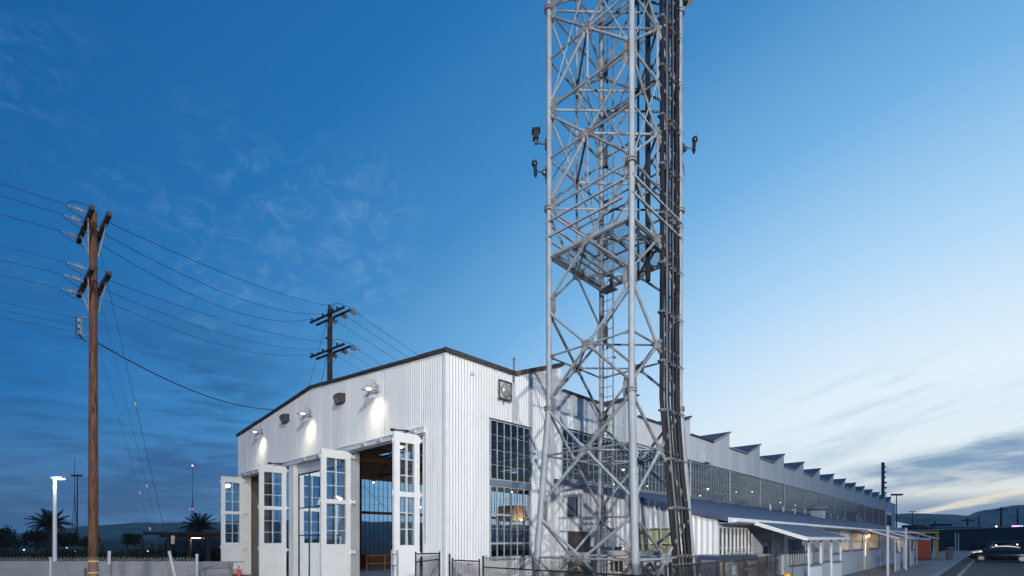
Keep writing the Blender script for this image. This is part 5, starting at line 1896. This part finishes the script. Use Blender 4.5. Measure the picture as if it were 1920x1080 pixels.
# hedge behind the wall
rnd = random.Random(5)
hdg = MB()
for i in range(9000):
    x = rnd.uniform(-52, -24); y = rnd.uniform(44, 47)
    hgt = 1.0 + 0.18 * math.sin(x * 0.9) + 0.12 * math.sin(x * 2.7)
    z = rnd.uniform(0, hgt)
    s = 0.11
    a = Vector((rnd.uniform(-1, 1), rnd.uniform(-1, 1), rnd.uniform(-1, 1))).normalized() * s
    b = a.orthogonal().normalized() * s * 0.7
    p = Vector((x, y, z))
    hdg.add([p - a, p + b, p + a, p - b], [(0, 1, 2, 3)])
hdg.box(-52, -24, 44.6, 46.4, 0, 0.85)
tag(hdg.build('hedge', M['foliage'], None), 'long low dark hedge behind the concrete wall', 'hedge')
# timber piles
for n_, (x, ytop) in enumerate(((108, 1020), (192, 1020), (268, 1021), (286, 1020), (302, 1019), (311, 1020))):
    Yd = 46.0 + (n_ % 3) * 0.7
    t = empty('timber_post', ('dark timber post standing before the large palm', 'dark timber post just right of the near utility pole', 'dark timber post, first right of the two small round trees', 'dark timber post, second right of the two small round trees', 'thickest dark timber post left of the timber shelter', 'dark timber post nearest the timber shelter')[n_], 'post', at(x, Yd), 0, 'dark timber posts beyond the wall')
    z = EYE - (ytop - 1010) / 943 * Yd
    MB().cyl((0, 0, 0), (0, 0, z), 0.13 if n_ != 4 else 0.2, 8).build('post', M['darkwood'], t)

# timber shelter
t = empty('timber_shelter', 'dark timber shelter with a long flat roof beam and a lit lamp beneath', 'shelter', (at(350, 40)[0], 40, 0))
MB().box(-2.6, 3.6, -1.2, 1.6, 2.44, 2.66).build('roof', M['darkwood'], t)
MB().box(-1.5, 3.4, -1.0, -0.82, 2.22, 2.438).build('beam', M['darkwood'], t)
for x in (-0.8, 0.78, 2.25):
    MB().box(x - 0.11, x + 0.11, -0.98, -0.78, 0, 2.218).build('post', M['darkwood'], t)
    MB().box(x - 0.06, x + 0.06, 1.2, 1.36, 0, 2.438).build('post', M['darkwood'], t)
MB().add([(-1.4, -0.5, 0.2), (3.3, -0.5, 0.2), (3.3, -0.5, 2.2), (-1.4, -0.5, 2.2)], [(0, 1, 2, 3)]).build('windscreen', M['glass_dark'], t)
MB().box(0.85, 1.55, -0.8, -0.70, 2.17, 2.215).build('lamp_tube', emis('yellow_tube', (1, 0.78, 0.36, 1), 9), t)
ld = bpy.data.lights.new('shelter_light', 'POINT'); ld.energy = 14; ld.color = (1, 0.8, 0.5)
lo = bpy.data.objects.new('shelter_light', ld); lo.location = (1.2, -0.72, 2.0); col.objects.link(lo); lo.parent = t


# masts -------------------------------------------------------------------------
def lattice_mast(x, Yd, ytop, wb, label, beacon=False):
    h = EYE + (1010 - ytop) / 943 * Yd
    t = empty('radio_mast', label, 'radio mast', at(x, Yd))
    mb = MB()
    hs = h * 0.55
    for i in range(3):
        a = i * 2.094
        mb.cyl((wb * math.cos(a), wb * math.sin(a), 0), (wb * 0.12 * math.cos(a), wb * 0.12 * math.sin(a), hs), wb * 0.05, 5)
    n = 16
    for k in range(n):
        z0 = hs * k / n; z1 = hs * (k + 1) / n
        s0 = wb * (1 - 0.88 * k / n); s1 = wb * (1 - 0.88 * (k + 1) / n)
        for i in range(3):
            a = i * 2.094; b = a + 2.094
            mb.cyl((s0 * math.cos(a), s0 * math.sin(a), z0), (s1 * math.cos(b), s1 * math.sin(b), z1), wb * 0.03, 4, caps=False)
            mb.cyl((s0 * math.cos(a), s0 * math.sin(a), z0), (s0 * math.cos(b), s0 * math.sin(b), z0), wb * 0.03, 4, caps=False)
    mb.build('lattice', M['steel_dark'], t, kind='stuff')
    MB().cyl((0, 0, hs - 1), (0, 0, h), wb * 0.10, 6, wb * 0.05).build('spire', M['steel_dark'], t)
    if beacon:
        MB().blob((0, 0, h), 0.75, 0.75, 0.75).build('beacon', emis('pink_beacon', (1, 0.25, 0.4, 1), 6), t)
        for s in (-1, 1):
            MB().blob((s * 1.3, -1.5, h * 0.42), 0.5, 0.5, 0.5).build('beacon', emis('red_beacon', (1, 0.12, 0.2, 1), 3), t)


lattice_mast(140, 600, 858, 3.6, 'thin dark lattice radio mast at the left, left of the high light mast')
lattice_mast(361, 500, 873, 2.6, 'thin lattice radio mast with pink beacons above the timber shelter', True)


def high_mast(x, Yd, ytop, label, arm, nl, r):
    h = EYE + (1010 - ytop) / 943 * Yd
    t = empty('light_mast', label, 'light mast', at(x, Yd))
    MB().cyl((0, 0, 0), (0, 0, h), r, 10, r * 0.6).build('pole', M['steel_dark'], t)
    MB().cyl((-arm, 0, h - 0.3), (arm, 0, h - 0.3), r * 0.5, 6).build('crossbar', M['steel_dark'], t)
    for i in range(nl):
        px = -arm + 2 * arm * i / max(1, nl - 1)
        MB().box(px - arm * 0.16, px + arm * 0.16, -r * 2.5, r, h - 0.3, h - 0.3 + arm * 0.32).build('lamp_head', M['steel_dark'], t)
    return t


high_mast(145, 150, 891, 'tall unlit light mast with a ring of lamps at the left', 1.3, 4, 0.20)
high_mast(1681, 100, 926, 'unlit light mast with a T shaped head behind the far end of the hangar', 0.95, 4, 0.13)
high_mast(1711, 150, 958, 'short light mast with two lamp heads against the right hills', 0.75, 2, 0.13)
t = empty('light_stack', 'tall dark tubular tower with lamps on its side behind the far roof', 'tower', at(1655.5, 130))
hh = EYE + (1010 - 867) / 943 * 130
MB().cyl((0, 0, 0), (0, 0, hh), 0.36, 12).build('tube', M['bluegrey'], t, smooth=True)
for k in range(6):
    MB().cyl((0.2, -0.3, hh - 1.2 - k * 1.35), (0.62 if k > 2 else 0.3, -0.5, hh - 1.2 - k * 1.35), 0.2, 8).build('lamp', M['black'], t)
for k in range(12):
    MB().cyl((0, 0, hh - 0.6 - k * 1.1), (0, 0, hh - 0.55 - k * 1.1), 0.40, 12).build('hoop', M['steel_dark'], t)

# distant poles right
for n_, (x, y, Yd, r) in enumerate(((1877, 951, 180, 0.35), (1908, 952, 190, 0.3), (1814, 971, 200, 0.4), (1835, 969, 220, 0.35), (1753, 977, 150, 0.25), (158, 1004, 150, 0.12))):
    h = EYE + (1010 - y) / 943 * Yd
    lb = ('tall dark pole against the right hills, third from the right edge of the frame', 'dark pole nearest the right edge of the frame', 'short thick dark pole on the far roof line, left one of a pair', 'thin dark pole on the far roof line, right one of a pair', 'short leaning dark flue over the far grey roof', 'small T shaped pole against the left hills')[n_]
    t = empty('distant_pole', lb, 'pole', at(x, Yd))
    MB().cyl((0, 0, 0), (0, 0, h), r, 8, r * 0.75).build('pole', M['steel_dark'], t)
    if n_ in (0, 2, 5):
        MB().box(-r * 6, r * 6, -r * 0.5, r * 0.5, h - r * 3, h - r * 2).build('crossarm', M['steel_dark'], t)

# small distant lamps
for n_, (x, y, Yd, c, s) in enumerate(((118, 1033.5, 88, (1, 0.55, 0.2, 1), 10), (141, 1033.5, 86, (1, 0.55, 0.2, 1), 18), (45, 1031, 95, (0.9, 0.9, 1, 1), 3), (277, 1034, 82, (1, 0.9, 0.7, 1), 6), (125, 1027.5, 118, (1, 0.8, 0.5, 1), 5))):
    z = EYE - (y - 1010) / 943 * Yd
    t = empty('distant_lamp', ('left', 'brighter right', 'pale far left', 'pale', 'tiny upper')[n_] + ' small yard lamp glowing low beyond the concrete wall', 'lamp', (at(x, Yd)[0], Yd, 0))
    MB().cyl((0, 0.2, 0), (0, 0.2, z), 0.04, 6).build('post', M['steel_dark'], t)
    MB().blob((0, 0, z), 0.13, 0.13, 0.13).build('bulb', emis('far_lamp_%d' % n_, c, s), t)

# standpipe in front of the farthest door
t = empty('fire_standpipe', 'red fire department standpipe in front of the farthest folding door', 'standpipe', at(448, 19.5))
MB().lathe([(0.07, 0), (0.07, 0.08), (0.045, 0.1), (0.045, 0.62), (0.075, 0.66), (0.075, 0.80), (0.05, 0.84), (0.05, 0.95), (0.02, 0.98), (0.02, 1.10), (0, 1.11)], 12).build('body', M['red'], t, smooth=True)
MB().cyl((0, 0, 0.72), (-0.17, -0.03, 0.76), 0.035, 8).cyl((0, 0, 0.72), (0.10, -0.02, 0.70), 0.03, 8).build('outlet', M['red'], t)
MB().cyl((-0.17, -0.03, 0.76), (-0.21, -0.035, 0.765), 0.05, 8).build('cap', M['steel_dark'], t)

# ================================================================= right side
for n_, (u_, v_) in enumerate(((34.9, 4.31), (42.9, 4.31))):
    t = empty('white_post', ('nearer tall white square post on the pavement beside the annex', 'farther tall white square post on the pavement beside the annex')[n_], 'post', W(u_, v_, 0.02), ROTZ)
    MB().box(-0.055, 0.055, -0.055, 0.055, 0, 2.82).build('post', M['white'], t)
    MB().box(-0.07, 0.07, -0.07, 0.07, 2.82, 2.86).build('cap', M['lampmetal'], t)
    MB().box(-0.12, 0.12, -0.12, 0.12, 0, 0.02).build('base_plate', M['galv'], t)
for n_, (x, Yd) in enumerate(((1791.5, 60), (1797, 61))):
    t = empty('white_post', ('left', 'right')[n_] + ' one of two thin pale posts beside the far waste bin', 'post', at(x, Yd))
    MB().cyl((0, 0, 0), (0, 0, 2.8 - 0.05 * n_), 0.055, 8).build('post', M['white'], t)
    MB().cyl((0, 0, 2.8 - 0.05 * n_), (0, 0, 2.84 - 0.05 * n_), 0.07, 8).build('cap', M['lampmetal'], t)

t = empty('portable_toilet', 'orange red portable toilet cabin with a pale domed roof', 'portable toilet', W(67.0, 5.3, 0.02), ROTZ)
MB().box(-0.55, 0.55, -0.55, 0.55, 0.08, 2.0).build('cabin', M['orange'], t)
for sx, y0, y1 in ((-0.565, -0.46, 0.46),):
    MB().box(sx, sx + 0.012, y0, y1, 0.16, 1.92).build('door', M['orange'], t)
for i in range(4):
    MB().box(-0.57, -0.551, -0.55 + i * 0.36, -0.52 + i * 0.36, 0.1, 2.0).build('corner_rib', M['orange'], t)
MB().prism([(-0.58, 2.0), (0.58, 2.0), (0.58, 2.10), (0.42, 2.24), (-0.42, 2.24), (-0.58, 2.10)], 1, -0.58, 0.58).build('roof', M['lampmetal'], t)
MB().box(-0.6, 0.6, -0.6, 0.6, 0, 0.08).build('skid', M['black'], t)

t = empty('yellow_gate_frame', 'yellow steel portal frame standing beyond the portable toilet', 'gate frame', at(1757, 56.3))
MB().box(-0.10, 0.10, -0.10, 0.10, 0, 2.75).build('post', M['yellow'], t)
MB().box(-2.85, 0.14, -0.10, 0.10, 2.752, 2.98).build('beam', M['yellow'], t)
MB().box(-2.85, -2.65, -0.10, 0.10, 0, 2.75).build('post', M['yellow'], t)

t = empty('waste_bin', 'grey waste bin with a red and pale lid on the far pavement', 'bin', at(1780, 53.3))
MB().lathe([(0.24, 0), (0.27, 0.05), (0.29, 0.95), (0.0, 0.95)], 14).build('body', M['galv'], t, smooth=True)
MB().lathe([(0.30, 0.952), (0.30, 1.05), (0.2, 1.2), (0.0, 1.24)], 14).build('lid', M['red'], t, smooth=True)
MB().box(0.05, 0.32, -0.1, 0.1, 1.06, 1.22).build('flap', M['lampmetal'], t)


# cars -------------------------------------------------------------------------
def sedan(loc, rz, paint, label):
    t = empty('parked_car', label, 'car', loc, rz)
    st = [(-2.36, .45, .80, .66), (-2.25, .30, .99, .80), (-1.7, .24, 1.03, .87), (-1.0, .20, .99, .89), (-0.2, .19, .97, .90), (0.6, .19, .96, .90), (1.15, .21, .95, .89), (1.6, .23, .89, .87), (2.0, .27, .80, .84), (2.25, .32, .71, .76), (2.36, .42, .60, .62)]
    mb = MB()
    vs = []
    m = 12
    for (x, zb, zt, w_) in st:
        sec = [(0, zb), (w_ * .75, zb), (w_ * .96, zb + .08), (w_, zb + (zt - zb) * .5), (w_ * .97, zt - .12), (w_ * .88, zt - .02), (0, zt)]
        ring = sec + [(-y, z) for (y, z) in sec[-2:0:-1]]
        m = len(ring)
        vs += [(x, y, z) for (y, z) in ring]
    fs = []
    for i in range(len(st) - 1):
        for j in range(m):
            k = (j + 1) % m
            fs.append((i * m + j, i * m + k, (i + 1) * m + k, (i + 1) * m + j))
    fs.append(tuple(range(m - 1, -1, -1)))
    fs.append(tuple(range((len(st) - 1) * m, len(st) * m)))
    mb.add(vs, fs)
    mb.build('body', paint, t, smooth=True)
    gs = [(-1.85, .99, .99, .74), (-1.25, .97, 1.33, .70), (-0.85, .96, 1.415, .68), (-0.2, .96, 1.44, .68), (0.25, .95, 1.41, .68), (0.65, .95, 1.30, .70), (1.32, .93, .94, .74)]
    mb = MB()
    vs = []
    for (x, zb, zt, w_) in gs:
        hh_ = (zt - zb)
        vs += [(x, -w_ - .10, zb - .03), (x, -w_ + .10 * (1 - hh_), zt - .03), (x, -w_ * .6, zt), (x, w_ * .6, zt), (x, w_ - .10 * (1 - hh_), zt - .03), (x, w_ + .10, zb - .03)]
    fs = []
    for i in range(len(gs) - 1):
        for j in range(5):
            fs.append((i * 6 + j, i * 6 + j + 1, (i + 1) * 6 + j + 1, (i + 1) * 6 + j))
    mb.add(vs, fs)
    mb.build('roof', paint, t, smooth=True)
    # windows laid a little proud of the cabin
    for s in (-1, 1):
        for (x0, x1, a0, a1) in ((-1.32, -0.42, 1.22, 1.37), (-0.34, 0.62, 1.37, 1.24)):
            yb = s * 0.815; yt = s * 0.722
            x0b = x0 - (0.18 if x0 < -1 else 0); x1b = x1 + (0.36 if x1 > 0.5 else 0)
            MB().add([(x0b, yb, 1.0), (x1b, yb, 0.99), (x1, yt, a1), (x0, yt, a0)], [(0, 1, 2, 3)]).build('side_window', M['car_glass'], t)
    MB().add([(1.27, -0.70, 0.985), (1.27, 0.70, 0.985), (0.68, 0.60, 1.31), (0.68, -0.60, 1.31)], [(0, 1, 2, 3)]).build('windscreen', M['car_glass'], t)
    MB().add([(-1.80, -0.66, 1.035), (-1.80, 0.66, 1.035), (-1.28, 0.58, 1.345), (-1.28, -0.58, 1.345)], [(0, 1, 2, 3)]).build('rear_window', M['car_glass'], t)
    for x in (-1.36, 1.39):
        for s in (-1, 1):
            wh = MB()
            wh.cyl((x, s * 0.72, 0.32), (x, s * 0.905, 0.32), 0.32, 20).build('wheel', M['black'], t, smooth=True)
            MB().cyl((x, s * 0.90, 0.32), (x, s * 0.915, 0.32), 0.21, 16).build('rim', M['rim'], t)
            sp = MB()
            for k in range(7):
                a = k * 0.8976
                sp.bar((x, s * 0.925, 0.32), (x + 0.19 * math.cos(a), s * 0.925, 0.32 + 0.19 * math.sin(a)), 0.035, 0.015)
            sp.build('spokes', M['rim'], t)
    for s in (-1, 1):
        MB().blob((2.20, s * 0.60, 0.66), 0.13, 0.16, 0.07, 10, 6).build('headlight', M['lens'], t, smooth=True)
        MB().blob((2.22, s * 0.73, 0.56), 0.09, 0.05, 0.04, 8, 5).build('indicator', M['amber'], t)
        MB().blob((-2.30, s * 0.62, 0.84), 0.06, 0.18, 0.07, 8, 5).build('tail_light', M['red'], t)
        MB().blob((0.78, s * 0.98, 1.0), 0.09, 0.11, 0.07, 8, 5).build('mirror', paint, t, smooth=True)
        for x in (-0.45, 0.5):
            MB().box(x - 0.22, x - 0.05, s * 0.905, s * 0.925, 0.82, 0.85).build('door_handle', paint, t)
    return t


M['car_glass'] = pbr('dark_car_window', (0.03, 0.05, 0.06, 1), 0.06, 0, 0.1, 2, spec=1.0)
M['rim'] = pbr('alloy_rim', (0.5, 0.5, 0.5, 1), 0.3, 0.8, 0.1, 5)
M['amber'] = emis('amber_lens', (1, 0.25, 0.05, 1), 0.7)
M['paint_black'] = pbr('black_car_paint', (0.010, 0.011, 0.014, 1), 0.16, 0, 0.05, 2, spec=0.8)
M['paint_blue'] = pbr('dark_blue_car_paint', (0.015, 0.035, 0.07, 1), 0.2, 0, 0.05, 2, spec=0.8)
sedan(W(66.4, -0.46, -0.01), ROTZ + R(90), M['paint_black'], 'black four door sedan parked nose towards the kerb at the right edge')
sedan(W(72.0, -0.35, -0.01), ROTZ + R(90), M['paint_blue'], 'dark blue car mostly hidden behind the black sedan')


# far buildings ------------------------------------------------------------------
def px(x, Yd): return (x - 960) / 943.0 * Yd


def py(y, Yd): return EYE + (1010 - y) / 943.0 * Yd


M['far_dark'] = pbr('dark_block_wall', (0.062, 0.072, 0.088, 1), 0.8, 0, 0.12, 0.3)
M['far_grey'] = pbr('grey_far_wall', (0.24, 0.28, 0.33, 1), 0.8, 0, 0.08, 0.3)
t = empty('far_building', 'long low dark building across the far side of the parking lot', 'building', (px(1772, 96.5), 96.5, 0))
X0 = px(1772, 96.5)
MB().prism([(0, 0), (34, 0), (34, 5.0), (0, 3.85)], 1, 0, 20).build('wall', M['far_dark'], t)
MB().bar((0 - 0.1, -0.08, 3.90), (34, -0.08, 5.05), 0.15, 0.18).build('roof_edge', M['far_grey'], t)
for (a, b, y0, y1) in ((1820, 1832, 1018, 1030), (1838, 1848, 1018, 1030), (1867, 1878, 1017, 1030), (1884, 1897, 1017, 1030), (1768 + 6, 1782, 1017, 1030)):
    MB().box(px(a, 96.5) - X0, px(b, 96.5) - X0, -0.05, -0.005, 0.05, py(y0, 96.5)).build('garage_door', M['black'], t)
MB().bar((px(1865, 96.5) - X0, -0.3, py(1016, 96.5)), (px(1925, 96.5) - X0, -0.3, py(1014, 96.5)), 0.5, 0.12).build('canopy', M['far_grey'], t)
for x, y in ((1863, 1022.5), (1902.5, 1021)):
    MB().blob((px(x, 96.5) - X0, -0.5, py(y, 96.5)), 0.09, 0.09, 0.09).build('lamp', M['bulb_warm'], t)
MB().blob((px(1871, 96.5) - X0, 0.3, py(987, 96.5)), 0.10, 0.10, 0.10).build('roof_lamp', M['bulb_warm'], t)
t = empty('neon_sign', 'small glowing violet and pink neon sign on the far dark roof', 'neon sign', (px(1908, 97), 97, py(986.5, 97)))
MB().box(-1.25, 1.25, 0.05, 0.12, -0.28, 0.28).build('backing', M['black'], t)
nc = [emis('neon_pink', (1, 0.25, 0.7, 1), 3.5), emis('neon_violet', (0.35, 0.25, 1, 1), 3.5)]
for i in range(9):
    MB().box(-1.1 + i * 0.25, -0.93 + i * 0.25, -0.02, 0.04, -0.18 + 0.03 * (i % 3), 0.14).build('neon_letter', nc[0 if i in (1, 2, 3, 4) else 1], t)
for s in (-0.9, 0.9):
    MB().box(s - 0.04, s + 0.04, 0.13, 0.2, -0.5, 0.2).build('bracket', M['black'], t)
t = empty('far_building', 'grey low building with a pale roof edge beyond the yellow gate frame', 'building', (px(1660, 125), 125, 0))
X1 = px(1660, 125)
MB().prism([(0, 0), (px(1842, 125) - X1, 0), (px(1842, 125) - X1, 5.3), (0, 4.5)], 1, 0, 14).build('wall', M['far_grey'], t)
MB().bar((0, -0.2, 4.62), (px(1845, 125) - X1, -0.2, 5.45), 0.3, 0.2).build('roof_edge', M['white'], t)
for (a, b, y0, y1) in ((1714, 1742, 984, 989), (1768, 1799, 981.5, 986)):
    MB().box(px(a, 125) - X1, px(b, 125) - X1, 2, 4, 4.6, py(y0, 125)).build('roof_unit', M['far_dark'], t)
for x, y in ((1744, 983), (1762.5, 982)):
    MB().cyl((px(x, 125) - X1, 2, 4), (px(x, 125) - X1, 2, py(y, 125)), 0.18, 8).build('flue', M['far_dark'], t)

# ================================================================= the two yard floodlight masts that light the tower
for n_, (fu, fv, fz) in enumerate(FLOODS):
    t = empty('floodlight_mast', ('taller', 'shorter')[n_] + ' steel floodlight mast standing in the yard behind the viewpoint', 'light mast', W(fu, fv, -0.01), ROTZ)
    MB().cyl((0, -0.35, 0), (0, -0.35, fz + 0.3), 0.15, 14, 0.09).build('pole', M['galv'], t, smooth=True)
    MB().box(-0.3, 0.3, -0.35, -0.25, fz - 0.1, fz + 0.1).build('bracket', M['galv'], t)
    MB().box(-0.35, 0.35, -0.249, -0.05, fz - 0.28, fz + 0.28).build('lamp_head', M['steel_dark'], t)
    MB().box(-0.31, 0.31, -0.049, -0.03, fz - 0.24, fz + 0.24).build('led_panel', M['led'], t)
    MB().cyl((0, -0.35, 0), (0, -0.35, 0.5), 0.35, 16).build('base', M['concrete'], t)
    ld = bpy.data.lights.new('flood_light', 'SPOT')
    ld.energy = FLOOD_POWERS[n_]
    ld.color = (1.0, 0.975, 0.93)
    ld.spot_size = R(118)
    ld.spot_blend = 1.0
    ld.shadow_soft_size = 0.22
    lo = bpy.data.objects.new('flood_light', ld)
    lo.location = (0, 0.15, fz)
    aim = Vector((12.0 - fu, 12.5 - fv, 3.0 - fz))
    lo.rotation_euler = aim.to_track_quat('-Z', 'Y').to_euler()
    col.objects.link(lo)
    lo.parent = t

# ================================================================= dusk haze
hz_ = MB().box(-4800, 5100, -1100, 4100, -1.02, 330)
hm = bpy.data.materials.new('haze_air')
hm.use_nodes = True
ht = NT(hm.node_tree)
ht.n.clear()
ho = ht.node('ShaderNodeOutputMaterial')
hv = ht.node('ShaderNodeVolumePrincipled')
hv.inputs['Color'].default_value = (0.96, 0.98, 1.0, 1)
hv.inputs['Density'].default_value = 0.00008
hv.inputs['Anisotropy'].default_value = 0.0
ht.l.new(hv.outputs[0], ho.inputs['Volume'])
hobj = hz_.build('haze', hm, None)
hobj['kind'] = 'stuff'
